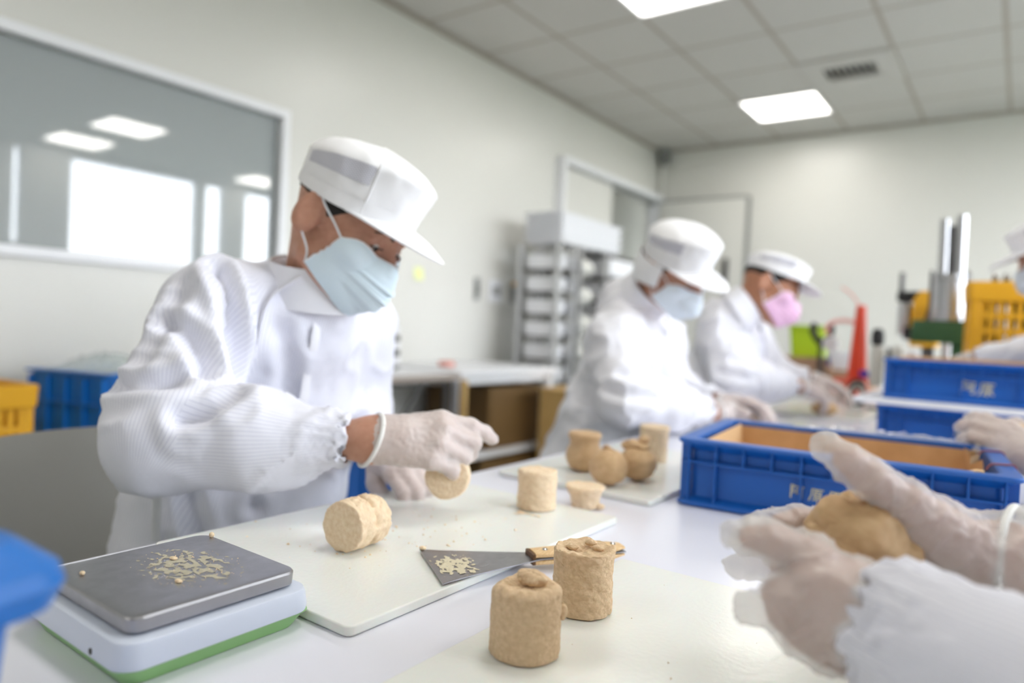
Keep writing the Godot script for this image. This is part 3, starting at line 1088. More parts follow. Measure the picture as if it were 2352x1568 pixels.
func write(words: Array, parent: Node, at: Vector3, size: float, step: float, tilt := 0.0) -> void:
	for w in words.size():
		var g := Geo.new()
		for s in SCRIPT[words[w]]:
			for k in range(0, s.size() - 2, 2):
				var a := Vector3(s[k] * size / 10, -s[k + 1] * size / 10, 0)
				var b := Vector3(s[k + 2] * size / 10, -s[k + 3] * size / 10, 0)
				var along := (b - a)
				g.box((a + b) / 2, Vector3(along.length() + size * 0.09, size * 0.105, 0.0006), 0.0, Basis(Vector3.BACK, atan2(along.y, along.x)))
		g.move(Transform3D(Basis(Vector3.BACK, tilt), at + Vector3(step * w, sin(tilt) * step * w, 0)))
		part("character", g.mesh(), M.lettering, parent)


func soap_crate(label: String, at: Vector3, turn: float, s: Vector3, words: Array, group := "") -> Node3D:
	var o := thing("soap_crate", label, "crate", at, turn, group)
	var m: Material = M.blue_plastic
	var h := Vector2(s.x, s.z) / 2
	var rings := []
	# outside up to the rim, over it, and down the inside; the wall is set back under a wide flat rim
	for p in [[-0.004, 0.0], [0.0, 0.004], [-0.002, 0.008], [-0.017, 0.016], [-0.018, s.y - 0.02], [-0.006, s.y - 0.009], [0.0, s.y - 0.007], [0.001, s.y - 0.002], [-0.001, s.y], [-0.022, s.y], [-0.025, s.y - 0.003], [-0.027, 0.010]]:
		rings.append(Geo.rrect(Vector3.ZERO, h + Vector2.ONE * p[0], 0.016, p[1], 4))
	part("body", Geo.new().loft(rings).mesh(30), m, o)
	var top := s.y - 0.008
	var mid := s.y * 0.66
	for q in [-1, 1]:
		part("rib", Geo.new().box(Vector3(0, mid, q * (h.y - 0.011)), Vector3(s.x - 0.03, 0.0035, 0.014), 0.001).mesh(), m, o)
		part("rib", Geo.new().box(Vector3(q * (h.x - 0.011), mid, 0), Vector3(0.014, 0.0035, s.z - 0.03), 0.001).mesh(), m, o)
		for k in 11:
			var x := lerpf(-h.x + 0.02, h.x - 0.02, k / 10.0)
			var full := k == 1 or k == 4 or k == 7 or k == 10 or k == 0
			part("rib", Geo.new().box(Vector3(x, ((0.008 if full else mid) + top) / 2, q * (h.y - 0.0105)), Vector3(0.0035, top - (0.008 if full else mid), 0.014), 0.001).mesh(), m, o)
		for k in 7:
			var z := lerpf(-h.y + 0.02, h.y - 0.02, k / 6.0)
			var full := k % 3 == 0
			part("rib", Geo.new().box(Vector3(q * (h.x - 0.0105), ((0.008 if full else mid) + top) / 2, z), Vector3(0.014, top - (0.008 if full else mid), 0.0035), 0.001).mesh(), m, o)
	if words.size() == 4:
		write(words, o, Vector3(-h.x + s.x * 0.375, s.y * 0.51, h.y - 0.0172), 0.0195, 0.0285, -0.02)
	elif words:
		write(words, o, Vector3(-h.x + s.x * 0.40, s.y * 0.56, h.y - 0.0172), 0.034, 0.042, -0.02)
	return o


func crates() -> void:
	# the open crate lined with cardboard
	var s := Vector3(0.475, 0.112, 0.36)
	var at := Vector3(-0.243, 0.7505, -1.318)
	var turn := deg_to_rad(6.5)
	soap_crate("open blue crate lined with brown cardboard, lettered on its front, nearest the hands", at, turn, s, ["a", "yuan", "fei", "zao"])
	var lin := thing("cardboard_liner", "brown cardboard lining folded inside the open blue crate", "cardboard", at + Vector3(0, 0.011, 0), turn)
	var h := Vector2(s.x / 2 - 0.03, s.z / 2 - 0.03)
	part("base", Geo.new().box(Vector3(0, 0.002, 0), Vector3(h.x * 2, 0.003, h.y * 2)).mesh(), M.cardboard, lin)
	part("flap", Geo.new().box(Vector3(0, 0.048, -h.y + 0.002), Vector3(h.x * 2 - 0.006, 0.088, 0.003)).mesh(), M.cardboard, lin)
	part("flap", Geo.new().box(Vector3(0, 0.046, h.y - 0.002), Vector3(h.x * 2 - 0.006, 0.088, 0.003)).mesh(), M.cardboard, lin)
	var pale := mat("box_board", rgb(226, 190, 142), 0.75)
	var fl := part("flap", Geo.new().box(Vector3(-h.x + 0.012, 0.050, 0), Vector3(0.003, 0.092, h.y * 2 - 0.008), 0.0, Basis(Vector3.BACK, 0.10)).mesh(), pale, lin, "paler flap with red printed bars")
	for z in [-0.055, 0.118]:
		part("print_bar", Geo.new().box(Vector3(-h.x + 0.0115, 0.058, z), Vector3(0.0012, 0.07, 0.016 if z < 0 else 0.03), 0.0, Basis(Vector3.BACK, 0.10)).mesh(), M.red_tape, fl)
	part("flap", Geo.new().sheet(3, 10, func(a, b): return Vector3(h.x - 0.004 - 0.02 * a * (0.5 + 0.5 * sin(b * 17.0)), 0.004 + 0.090 * a + 0.008 * a * sin(b * 23.0), lerpf(-h.y + 0.01, h.y - 0.01, b))).mesh(), M.cardboard, lin, "torn end flap")
	part("torn_strip", Geo.new().slab(6, 3, 0.002, func(a, b): return Vector3(h.x - 0.075 + 0.06 * a, 0.092 + 0.008 * a + 0.003 * sin(a * 9.0), h.y - 0.012 + 0.018 * b + 0.01 * a)).mesh(), pale, lin, "pale torn strip at the corner")
	# string tied over the right end of the rim
	for z in [-0.075, 0.075]:
		var st := thing("string", ["thin reddish string over the right rim of the open crate, farther one", "thin reddish string over the right rim of the open crate, nearer one"][0 if z < 0 else 1], "string", at + Basis(Vector3.UP, turn) * Vector3(s.x / 2, 0, z), turn)
		part("cord", Geo.new().tube(smooth_path([Vector3(-0.036, 0.104, 0.004), Vector3(-0.03, s.y + 0.001, 0.002), Vector3(-0.012, s.y + 0.0025, 0), Vector3(-0.001, s.y + 0.002, -0.002), Vector3(0.0025, s.y - 0.01, -0.003), Vector3(0.0025, s.y - 0.035, -0.006)], 4), 0.0016, 6).mesh(), mat("string_red", rgb(156, 92, 96), 0.6), st)
	var sp := thing("soap_ball", "pale soap ball resting inside the open blue crate", "soap", at + Basis(Vector3.UP, turn) * Vector3(0.15, 0.0145, 0.07))
	part("lump", ball_mesh(90, 0.030, 0.006, 1.25, 0.88), M.dough, sp)
	# film over the back rim
	var film := thing("plastic_film", "crumpled clear film lying along the back rim of the open crate", "plastic film", at + Basis(Vector3.UP, turn) * Vector3(0.05, s.y + 0.001, -s.z / 2 + 0.012), turn)
	var nz := noise(91, 22.0)
	part("sheet", Geo.new().sheet(36, 8, func(a, b): return Vector3((a - 0.5) * 0.30, 0.001 + 0.018 * absf(nz.get_noise_2d(a * 3.0, b)) * sin(PI * b) * sin(PI * a), (b - 0.5) * 0.045)).mesh(60), M.clear_film, film)
	# two lettered crates and a white board, stacked farther along
	var far := Vector3(-0.095, 0.7505, -2.405)
	soap_crate("lower of two stacked blue lettered crates, under the white board", far, 0.0, Vector3(0.47, 0.116, 0.36), ["a", "yuan"])
	var wb := thing("white_board", "white board laid between the two stacked blue crates", "board", far + Vector3(0, 0.1165, 0))
	part("panel", Geo.new().rbox(Vector3(-0.01, 0.008, 0), Vector3(0.56, 0.016, 0.42), 0.01, 0.003).mesh(), M.white_plastic, wb)
	soap_crate("upper of two stacked blue lettered crates, standing on the white board", far + Vector3(0.012, 0.133, 0), 0.0, Vector3(0.47, 0.112, 0.36), ["a", "yuan"])
	var l2 := thing("cardboard_liner", "cardboard edge standing out of the upper stacked crate", "cardboard", far + Vector3(0.012, 0.133 + 0.0105, 0))
	part("base", Geo.new().box(Vector3(0, 0.002, 0), Vector3(0.40, 0.003, 0.29)).mesh(), M.cardboard, l2)
	for q in [-1, 1]:
		part("flap", Geo.new().box(Vector3(0, 0.054, q * 0.142), Vector3(0.40, 0.106, 0.003)).mesh(), M.cardboard, l2)
		part("flap", Geo.new().box(Vector3(q * 0.198, 0.054, 0), Vector3(0.003, 0.106, 0.28)).mesh(), M.cardboard, l2)
	# crates on the floor by the left wall
	crate_box("storage_crate", "tall blue crate on the floor under its twin", Vector3(-2.78, 0, -1.235), 0.32, Vector3(0.40, 0.40, 0.36), M.bright_blue, false, "")
	crate_box("storage_crate", "bright blue ribbed crate by the left wall, clear bags heaped in it", Vector3(-2.78, 0.401, -1.235), 0.32, Vector3(0.40, 0.40, 0.36), M.bright_blue, false, "")
	var bag := thing("plastic_bag", "crumpled clear bags heaped over the bright blue crate", "plastic bag", Vector3(-2.78, 0.803, -1.235), 0.32)
	var bn := noise(95, 9.0)
	part("sheet", Geo.new().sheet(30, 30, func(a, b): return Vector3((a - 0.5) * 0.35, 0.0 + 0.05 * sin(PI * a) * sin(PI * b) + 0.035 * absf(bn.get_noise_2d(a, b)) * sin(PI * a) * sin(PI * b), (b - 0.5) * 0.31)).mesh(60), mat("bag_film", Color(0.92, 0.96, 0.94, 0.55), 0.2, 0.0, {"transparency": BaseMaterial3D.TRANSPARENCY_ALPHA}), bag)
	crate_box("slotted_crate", "yellow slotted crate on the floor under another", Vector3(-2.70, 0, -0.70), 0.12, Vector3(0.40, 0.388, 0.40), M.yellow_plastic, true, "")
	crate_box("slotted_crate", "yellow slotted crate at the left edge beside the blue crate", Vector3(-2.70, 0.389, -0.70), 0.12, Vector3(0.40, 0.388, 0.40), M.yellow_plastic, true, "")
	# out-of-focus blue bin close to the lens
	var bin := thing("blue_bin", "blue plastic bin close to the lens at the lower left corner", "bin", Vector3(-0.405, 0.7505, -0.058), 0.30)
	var r := []
	for p in [[-0.02, 0.0], [-0.016, 0.004], [-0.006, 0.135], [0.006, 0.138], [0.010, 0.15], [0.008, 0.158], [-0.006, 0.172], [-0.012, 0.172], [-0.016, 0.166], [-0.028, 0.008]]:
		r.append(Geo.rrect(Vector3.ZERO, Vector2(0.052, 0.075) + Vector2.ONE * p[0], 0.02, p[1], 4))
	part("shell", Geo.new().loft(r).mesh(30), M.bright_blue, bin)


# ---------------------------------------------------------------- things on the table
func ball_mesh(sd: int, r: float, rough: float, wide := 1.0, tall := 1.0) -> ArrayMesh:
	var nz := noise(sd, 22.0, 4)
	return Geo.new().sheet(40, 24, func(a, b):
		var dir := Vector3(cos(a * TAU) * sin(b * PI), cos(b * PI), sin(a * TAU) * sin(b * PI))
		var p := dir * Vector3(r * wide, r * tall, r)
		p *= 1.0 + rough / r * nz.get_noise_3dv(dir * r * 2.0)
		return p + Vector3(0, r * tall, 0)).mesh(70)


# a cylinder of pressed soap, standing on y = 0; crumbs roughen its rims, cracks run round it
func soap_mesh(sd: int, r: float, h: float, rough: float, opts := {}) -> ArrayMesh:
	var nz := noise(sd, 60.0, 4)
	var big := noise(sd + 1, 14.0, 3)
	var crk := noise(sd + 2, 26.0, 3)
	var rings := []
	var n := 72
	var prof := []
	var dish: float = opts.get("dish", 0.0)
	var round_top: float = opts.get("round_top", 0.003)
	var waist: float = opts.get("waist", 0.0)
	var flare: float = opts.get("flare", 0.0)
	prof.append([r * 0.90, 0.0, 0.4])
	prof.append([r * 0.985, 0.0012, 1.0])
	for k in 25:
		var f := k / 24.0
		prof.append([r * (1.0 + flare * f * f - waist * sin(PI * f)), 0.002 + (h - round_top - 0.002) * f, 1.0])
	for k in 6:
		var a := PI / 2 * (k + 1) / 6.0
		prof.append([r * (1.0 + flare) - round_top * (1.0 - cos(a)), h - round_top + round_top * sin(a), 1.0])
	for k in 7:
		var f := 1.0 - (k + 1) / 8.0
		prof.append([(r * (1.0 + flare) - round_top) * f, h - dish * (1.0 - f * f), 0.8])
	var crack: float = opts.get("crack", -1.0)
	for p in prof:
		var ring := PackedVector3Array()
		for i in n:
			var a := TAU * i / n
			var dir := Vector3(cos(a), 0, sin(a))
			var q: Vector3 = dir * p[0] + Vector3(0, p[1], 0)
			var d: float = rough * p[2] * (nz.get_noise_3dv(q) * 1.2 + 0.7 * big.get_noise_3dv(q))
			# pits and scales
			var c := absf(crk.get_noise_3dv(q * Vector3(1, 2.2, 1)))
			if c < 0.10:
				d -= opts.get("pit", 0.0012) * (1.0 - c / 0.10) * p[2]
			if crack > 0.0:
				var cy := crack + 0.010 * big.get_noise_3dv(dir * 0.03) + 0.004 * nz.get_noise_3dv(dir * 0.02)
				var off := absf(p[1] - cy)
				if off < 0.004 and big.get_noise_3dv(dir * 0.045) > -0.25:
					d -= 0.005 * (1.0 - off / 0.004)
			q += dir * d
			if p[1] > h * 0.8:
				q.y += rough * 1.6 * nz.get_noise_3dv(q + Vector3.ONE) + opts.get("wave", 0.0) * big.get_noise_3dv(dir * 0.05)
			if opts.has("slant") and p[1] > h * 0.3:
				q.y += dir.x * opts.slant * p[0] / r
			ring.append(q)
		rings.append(ring)
	return Geo.new().loft(rings).mesh(80)


func crumbs(sd: int, count: int, at: Callable, size: float) -> ArrayMesh:
	var rng := RandomNumberGenerator.new()
	rng.seed = sd
	var g := Geo.new()
	for k in count:
		var p: Vector3 = at.call(rng)
		var s := size * rng.randf_range(0.3, 1.0) * rng.randf_range(0.4, 1.0)
		var b := Basis(Vector3.UP, rng.randf() * TAU)
		var pts := []
		for i in 5:
			var a := TAU * i / 5
			pts.append(p + b * Vector3(cos(a) * s * rng.randf_range(0.6, 1.4), 0, sin(a) * s * rng.randf_range(0.5, 1.0)))
		var top := g.add(p + Vector3(0, s * rng.randf_range(0.4, 1.0), 0))
		var ids := []
		for q in pts:
			ids.append(g.add(q))
		for i in 5:
			g.tri(top, ids[(i + 1) % 5], ids[i])
	return g.mesh(20)


# a thin smear: the cells of a patch where the noise is high enough, raised a little
func smear(sd: int, u: Vector3, w: Vector3, at: Vector3, n: int, high: float, edge: float, shape: Callable, fine := 1.0) -> ArrayMesh:
	var nz := noise(sd, 0.055, 4)
	var g := Geo.new()
	var ids := {}
	var up := w.cross(u).normalized()
	if up.y < 0:
		up = -up
	for j in n + 1:
		for i in n + 1:
			var a := float(i) / n - 0.5
			var b := float(j) / n - 0.5
			var keep: float = shape.call(a, b) + edge * nz.get_noise_2d(i * 60.0 * fine / n, j * 60.0 * fine / n)
			if keep > 0.0:
				ids[Vector2i(i, j)] = g.add(at + u * a + w * b + up * (0.0002 + high * minf(1.0, keep * 2.0) * (0.5 + 0.8 * absf(nz.get_noise_2d(i * 200.0 / n, j * 200.0 / n)))))
	for j in n:
		for i in n:
			var q := [Vector2i(i, j), Vector2i(i + 1, j), Vector2i(i + 1, j + 1), Vector2i(i, j + 1)]
			if q.all(func(k): return ids.has(k)):
				g.tri(ids[q[0]], ids[q[1]], ids[q[2]])
				g.tri(ids[q[0]], ids[q[2]], ids[q[3]])
	return g.mesh(70)


func on_table() -> void:
	var y := 0.7505
	# cutting boards
	var b1 := thing("cutting_board", "white cutting board in front of the nearest worker, soap and scraper on it", "cutting board", Vector3(-0.6425, y, -0.6765))
	part("slab", Geo.new().rbox(Vector3(0, 0.005, 0), Vector3(0.345, 0.010, 0.515), 0.008, 0.002, 3).mesh(), M.board_plastic, b1)
	var b2 := thing("cutting_board", "white cutting board at the front edge under two standing soaps", "cutting board", Vector3(-0.130, y, -0.515))
	part("slab", Geo.new().rbox(Vector3(0, 0.005, 0), Vector3(0.50, 0.010, 0.505), 0.008, 0.002, 3).mesh(), M.board_plastic, b2)
	var b3 := thing("cutting_board", "white cutting board under the shaped soap balls beside the blue crate", "cutting board", Vector3(-0.635, y, -1.315))
	part("slab", Geo.new().rbox(Vector3(0, 0.005, 0), Vector3(0.315, 0.010, 0.51), 0.008, 0.002, 3).mesh(), M.board_plastic, b3)
	var b4 := thing("cutting_board", "white cutting board under the hands of the pink masked worker", "cutting board", Vector3(-0.62, y, -3.0))
	part("slab", Geo.new().rbox(Vector3(0, 0.005, 0), Vector3(0.35, 0.010, 0.51), 0.008, 0.002, 3).mesh(), M.board_plastic, b4)
	var top := y + 0.0102
	# soaps
	var s := thing("soap_cylinder", "standing soap cylinder with a torn knob on top, nearest the camera", "soap", Vector3(-0.327, top, -0.487))
	part("block", soap_mesh(100, 0.0300, 0.0585, 0.0010, {"round_top": 0.008, "dish": 0.004, "wave": 0.005, "pit": 0.0009}), M.dough, s)
	part("knob", ball_mesh(103, 0.0098, 0.0050, 1.40, 0.72), M.dough, s).position = Vector3(0.002, 0.0560, -0.003)
	part("rim_crumb", ball_mesh(104, 0.0050, 0.003, 0.9, 1.3), M.dough, s).position = Vector3(0.024, 0.030, -0.0185)
	s = thing("soap_cylinder", "rough standing soap cylinder in front of the scraper handle, sharp in focus", "soap", Vector3(-0.336, top, -0.598))
	part("block", soap_mesh(110, 0.0292, 0.0625, 0.0018, {"round_top": 0.0022, "dish": 0.004, "wave": 0.004, "pit": 0.0016, "flare": 0.03}), M.dough, s)
	for k in 3:
		part("torn_edge", ball_mesh(113 + k, 0.0042, 0.0035, 1.5, 0.7), M.dough, s).position = Vector3([0.002, 0.013, -0.012][k], [0.060, 0.0595, 0.058][k], [-0.012, -0.006, 0.004][k])
	s = thing("soap_cylinder", "cracked soap cylinder lying on its side on the near cutting board", "soap", Vector3(-0.630, top + 0.0300, -0.545))
	var lying := part("block", soap_mesh(120, 0.0300, 0.058, 0.0017, {"round_top": 0.004, "pit": 0.0020, "crack": 0.036}), M.dough_pale, s)
	lying.basis = Basis(Vector3.UP.cross(Vector3(-0.16, 0, -0.985).normalized()), Vector3(-0.16, 0, -0.985).normalized(), Vector3.UP.cross(Vector3(-0.16, 0, -0.985).normalized()).cross(Vector3(-0.16, 0, -0.985).normalized()))
	s = thing("soap_cylinder", "soap cylinder gripped in the nearest worker's gloved hand", "soap", Vector3(-0.640, 0.8195, -0.738))
	var held := part("block", soap_mesh(130, 0.0310, 0.056, 0.0015, {"round_top": 0.003, "pit": 0.0012}), M.dough_pale, s)
	var axis := Vector3(-0.58, -0.12, -0.80).normalized()
	held.basis = Basis(Vector3.UP.cross(axis), axis, Vector3.UP.cross(axis).cross(axis))
	s = thing("soap_cylinder", "upright soap cylinder at the far corner of the near cutting board", "soap", Vector3(-0.586, top, -0.887))
	part("block", soap_mesh(140, 0.0300, 0.0585, 0.0013, {"round_top": 0.004, "pit": 0.0008, "waist": 0.02}), M.dough_pale, s)
	s = thing("soap_offcut", "small funnel-shaped soap offcut between the board and the soap balls", "soap", Vector3(-0.554, y + 0.0004, -0.978))
	part("block", soap_mesh(150, 0.0215, 0.036, 0.0016, {"round_top": 0.003, "pit": 0.0012, "flare": 0.48}), M.dough_pale, s)
	part("foot_chip", ball_mesh(152, 0.0075, 0.004, 1.2, 0.6), M.dough_pale, s).position = Vector3(0.024, 0.0, -0.006)
	# shaped soaps
	s = thing("soap_vase", "round soap with a wide neck like a little jar, left of the soap balls", "soap", Vector3(-0.680, top, -1.189))
	var prof := PackedVector2Array()
	for p in [[0.014, 0.0], [0.026, 0.004], [0.034, 0.016], [0.0365, 0.028], [0.034, 0.041], [0.029, 0.051], [0.0285, 0.057], [0.031, 0.064], [0.0325, 0.070], [0.030, 0.0745], [0.020, 0.0735], [0.008, 0.071]]:
		prof.append(Vector2(p[0], p[1]))
	part("body", wobble(Geo.new().lathe(prof, 40), 160, 0.0012).mesh(60), M.dough_smooth, s)
	s = thing("soap_ball", "smooth soap ball with a small curl on top, in front of the creased one", "soap", Vector3(-0.585, top, -1.112))
	part("lump", ball_mesh(161, 0.0345, 0.002, 1.02, 0.93), M.dough_smooth, s)
	part("curl", Geo.new().tube(smooth_path([Vector3(-0.012, 0.063, -0.004), Vector3(-0.006, 0.068, 0.0), Vector3(0.006, 0.064, 0.002), Vector3(0.018, 0.058, 0.002)], 5), PackedFloat32Array(range(16).map(func(k): return 0.0042 - 0.00016 * k)), 8).mesh(), M.dough_smooth, s)
	s = thing("soap_ball", "creased soap ball with a pinched lump on top, next to the blue crate", "soap", Vector3(-0.566, top, -1.189))
	part("lump", ball_mesh(163, 0.0345, 0.003, 1.05, 0.90), M.dough_smooth, s)
	part("pinch", ball_mesh(164, 0.019, 0.006, 1.45, 0.62), M.dough_smooth, s).position = Vector3(-0.008, 0.050, -0.006)
	part("pinch", ball_mesh(165, 0.010, 0.004, 1.2, 0.8), M.dough_smooth, s).position = Vector3(0.004, 0.066, -0.012)
	s = thing("soap_cylinder", "tall tapering soap cylinder half hidden behind the left end of the open crate", "soap", Vector3(-0.629, top, -1.398))
	part("block", soap_mesh(170, 0.0290, 0.076, 0.0014, {"round_top": 0.003, "pit": 0.0008, "flare": 0.10, "wave": 0.003}), M.dough_pale, s)
	# crumbs on the boards
	var cr := thing("soap_crumbs", "soap crumbs scattered over the near cutting board", "crumbs", Vector3(-0.6425, top, -0.6765), 0.0)
	cr.set_meta("kind", "stuff")
	part("flakes", crumbs(180, 110, func(r): return Vector3(r.randfn(0.0, 0.065), 0, r.randfn(0.0, 0.11)).clamp(Vector3(-0.165, 0, -0.25), Vector3(0.165, 0, 0.25)), 0.0032), M.dough_pale, cr).set_meta("kind", "stuff")
	var sm := part("smear", smear(182, Vector3(0.10, 0, 0), Vector3(0, 0, 0.10), Vector3(0.06, 0.0002, -0.16), 60, 0.0004, 0.7, func(a, b): return -0.12 - 1.3 * (a * a + b * b)), M.dough_pale, cr)
	sm.set_meta("kind", "stuff")
	cr = thing("soap_crumbs", "tiny soap specks on the front cutting board", "crumbs", Vector3(-0.130, top, -0.515), 0.0)
	cr.set_meta("kind", "stuff")
	part("flakes", crumbs(181, 60, func(r): return Vector3(r.randf_range(-0.24, 0.2), 0, r.randf_range(-0.24, 0.2)), 0.0013), M.dough, cr).set_meta("kind", "stuff")
	scale()
	scraper()


func wobble(g: Geo, sd: int, amount: float) -> Geo:
	var nz := noise(sd, 30.0, 3)
	for k in g.v.size():
		var d := Vector3(g.v[k].x, 0, g.v[k].z)
		g.v[k] += (d.normalized() * nz.get_noise_3dv(g.v[k]) + Vector3(0, 0.5 * nz.get_noise_3dv(g.v[k] * 1.3 + Vector3.ONE), 0)) * amount * minf(1.0, d.length() / 0.01)
	return g


func scale() -> void:
	var o := thing("kitchen_scale", "white and green kitchen scale with a steel pan dusted with crumbs", "scale", Vector3(-0.607, 0.7505, -0.332))
	var body := []
	var base := []
	for p in [[-0.001, 0.0], [0.0, 0.0012], [0.006, 0.012], [0.009, 0.0145]]:
		base.append(Geo.rrect(Vector3(0, 0, 0), Vector2(0.080, 0.077) + Vector2.ONE * p[0], 0.014, maxf(p[1], 0.0), 5))
	part("base", Geo.new().loft(base).mesh(30), mat("scale_green", rgb(150, 198, 130), 0.4), o)
	for p in [[0.0092, 0.0148], [0.0098, 0.019], [0.0088, 0.030], [0.0072, 0.0345], [0.004, 0.0362], [-0.004, 0.0366]]:
		body.append(Geo.rrect(Vector3(0, 0, 0), Vector2(0.080, 0.077) + Vector2.ONE * p[0], 0.018, p[1], 6))
	var white := mat("scale_white", rgb(214, 222, 238), 0.32)
	part("body", Geo.new().loft(body).mesh(30), white, o)
	# low front with the keys, mostly behind the blue bin
	part("front_panel", Geo.new().loft([Geo.rrect(Vector3(-0.088, 0, 0), Vector2(0.038, 0.076), 0.018, 0.006, 5), Geo.rrect(Vector3(-0.086, 0, 0), Vector2(0.038, 0.078), 0.018, 0.012, 5), Geo.rrect(Vector3(-0.083, 0, 0), Vector2(0.034, 0.076), 0.016, 0.026, 5)]).mesh(30), white, o)
	part("plug_hole", Geo.new().lathe(PackedVector2Array([Vector2(0.0005, 0.0), Vector2(0.0026, 0.0), Vector2(0.0026, 0.0006), Vector2(0.0005, 0.0006)]), 14, Vector3(0.042, 0.020, 0.0865), Basis(Vector3.RIGHT, PI / 2)).mesh(), M.black_plastic, o)
	var pan := []
	for p in [[-0.002, 0.0385], [0.0, 0.0390], [0.0005, 0.0490], [-0.0006, 0.0508], [-0.003, 0.0515], [-0.010, 0.0517]]:
		pan.append(Geo.rrect(Vector3(0, 0, 0), Vector2(0.0785, 0.0755) + Vector2.ONE * p[0], 0.013, p[1], 6))
	var pn := part("pan", Geo.new().loft(pan).mesh(30), M.brushed_steel, o)
	var dust := smear(190, Vector3(0.125, 0, 0), Vector3(0, 0, 0.085), Vector3(0.004, 0.0517, -0.012), 190, 0.0003, 0.75, func(a, b): return 0.17 - 2.1 * (a * a + b * b), 3.0)
	part("soap_dust", dust, mat("dust", rgb(186, 180, 160), 0.9), pn).set_meta("kind", "stuff")
	part("crumbs", crumbs(191, 240, func(r):
		var a: float = r.randf() * TAU
		var d: float = r.randf_range(0.2, 1.0)
		return Vector3(0.006 + cos(a) * 0.060 * d + r.randfn(0, 0.004), 0.0518, -0.012 + sin(a) * 0.042 * d + r.randfn(0, 0.004)), 0.0012), M.dough_pale, pn).set_meta("kind", "stuff")
	part("crumb", ball_mesh(192, 0.0021, 0.001, 1.2, 0.9), M.dough_pale, pn).position = Vector3(-0.040, 0.0516, 0.060)
	part("crumb", ball_mesh(193, 0.0030, 0.0016, 1.6, 0.5), M.dough_pale, pn).position = Vector3(-0.024, 0.0516, -0.012)
	part("crumb", ball_mesh(194, 0.0026, 0.0016, 1.5, 0.6), M.dough_pale, pn).position = Vector3(0.034, 0.0516, 0.014)
	part("crumb", ball_mesh(195, 0.0026, 0.0016, 1.0, 1.1), M.dough_pale, pn).position = Vector3(-0.060, 0.0514, -0.072)


func scraper() -> void:
	# lies from the board out over the table, blade to the left
	var tip := Vector3(-0.5215, 0.7635, -0.5805)
	var neck := Vector3(-0.4505, 0.7655, -0.6850)
	var o := thing("scraper", "steel paint scraper with a riveted wooden handle, soap smeared on its blade", "scraper", tip)
	var along := (neck - tip).normalized()
	var side := along.cross(Vector3.UP).normalized()
	var up := side.cross(along).normalized()
	var frame := Transform3D(Basis(side, up, along), Vector3.ZERO)
	var length := (neck - tip).length()
	var blade := Geo.new().slab(10, 20, 0.0012, func(a, b):
		var half := lerpf(0.0575, 0.0135, pow(b, 0.85))
		return frame * Vector3((a - 0.5) * 2.0 * half, 0.0, b * length))
	var bl := part("blade", blade.mesh(30), M.brushed_steel, o)
	var paste := smear(200, frame.basis * Vector3(0.070, 0, 0), frame.basis * Vector3(0, 0, 0.050), frame * Vector3(0.008, 0.0008, 0.026), 110, 0.0006, 0.7, func(a, b): return 0.30 - 1.7 * (a * a + b * b), 1.6)
	part("soap_smear", paste, mat("paste", rgb(214, 204, 176), 0.8), bl).set_meta("kind", "stuff")
	part("crumb", ball_mesh(203, 0.0034, 0.002, 1.5, 0.6), M.dough_pale, bl).position = frame * Vector3(-0.054, 0.0004, 0.003)
	# two wooden scales with the tang between them, three rivets
	var halves := []
	for q in [-1, 1]:
		var rings := []
		for k in 9:
			var f := k / 8.0
			var w: float = 0.0125 + 0.0035 * sin(f * PI * 0.9) - (0.004 if k == 8 else 0.0)
			var th := 0.0062 - (0.003 if k == 8 else 0.0)
			rings.append(_section(frame, length - 0.004 + 0.118 * f, w, q * 0.0042, th))
		halves.append(part("handle", Geo.new().loft(rings).mesh(40), M.handle_wood, o))
	part("tang", Geo.new().box(frame * Vector3(0, 0, length + 0.055), Vector3(0.025, 0.0016, 0.118), 0.0003, frame.basis).mesh(), M.brushed_steel, o)
	part("bolster", Geo.new().box(frame * Vector3(0, 0.0, length - 0.006), Vector3(0.026, 0.0128, 0.004), 0.001, frame.basis).mesh(), mat("dark_wood", rgb(104, 72, 42), 0.5), o)
	for z in [0.012, 0.058, 0.102]:
		part("rivet", Geo.new().lathe(PackedVector2Array([Vector2(0.0003, 0.0016), Vector2(0.002, 0.0014), Vector2(0.0034, 0.0003), Vector2(0.0034, -0.001)]), 14, frame * Vector3(0, 0.0074, length + z), frame.basis).mesh(), M.steel, o)


func _section(frame: Transform3D, z: float, w: float, y: float, th: float) -> PackedVector3Array:
	var out := PackedVector3Array()
	for i in 16:
		var a := TAU * i / 16
		out.append(frame * Vector3(signf(cos(a)) * pow(absf(cos(a)), 0.5) * w, y + signf(sin(a)) * pow(absf(sin(a)), 0.6) * th * 0.5, z))
	return out


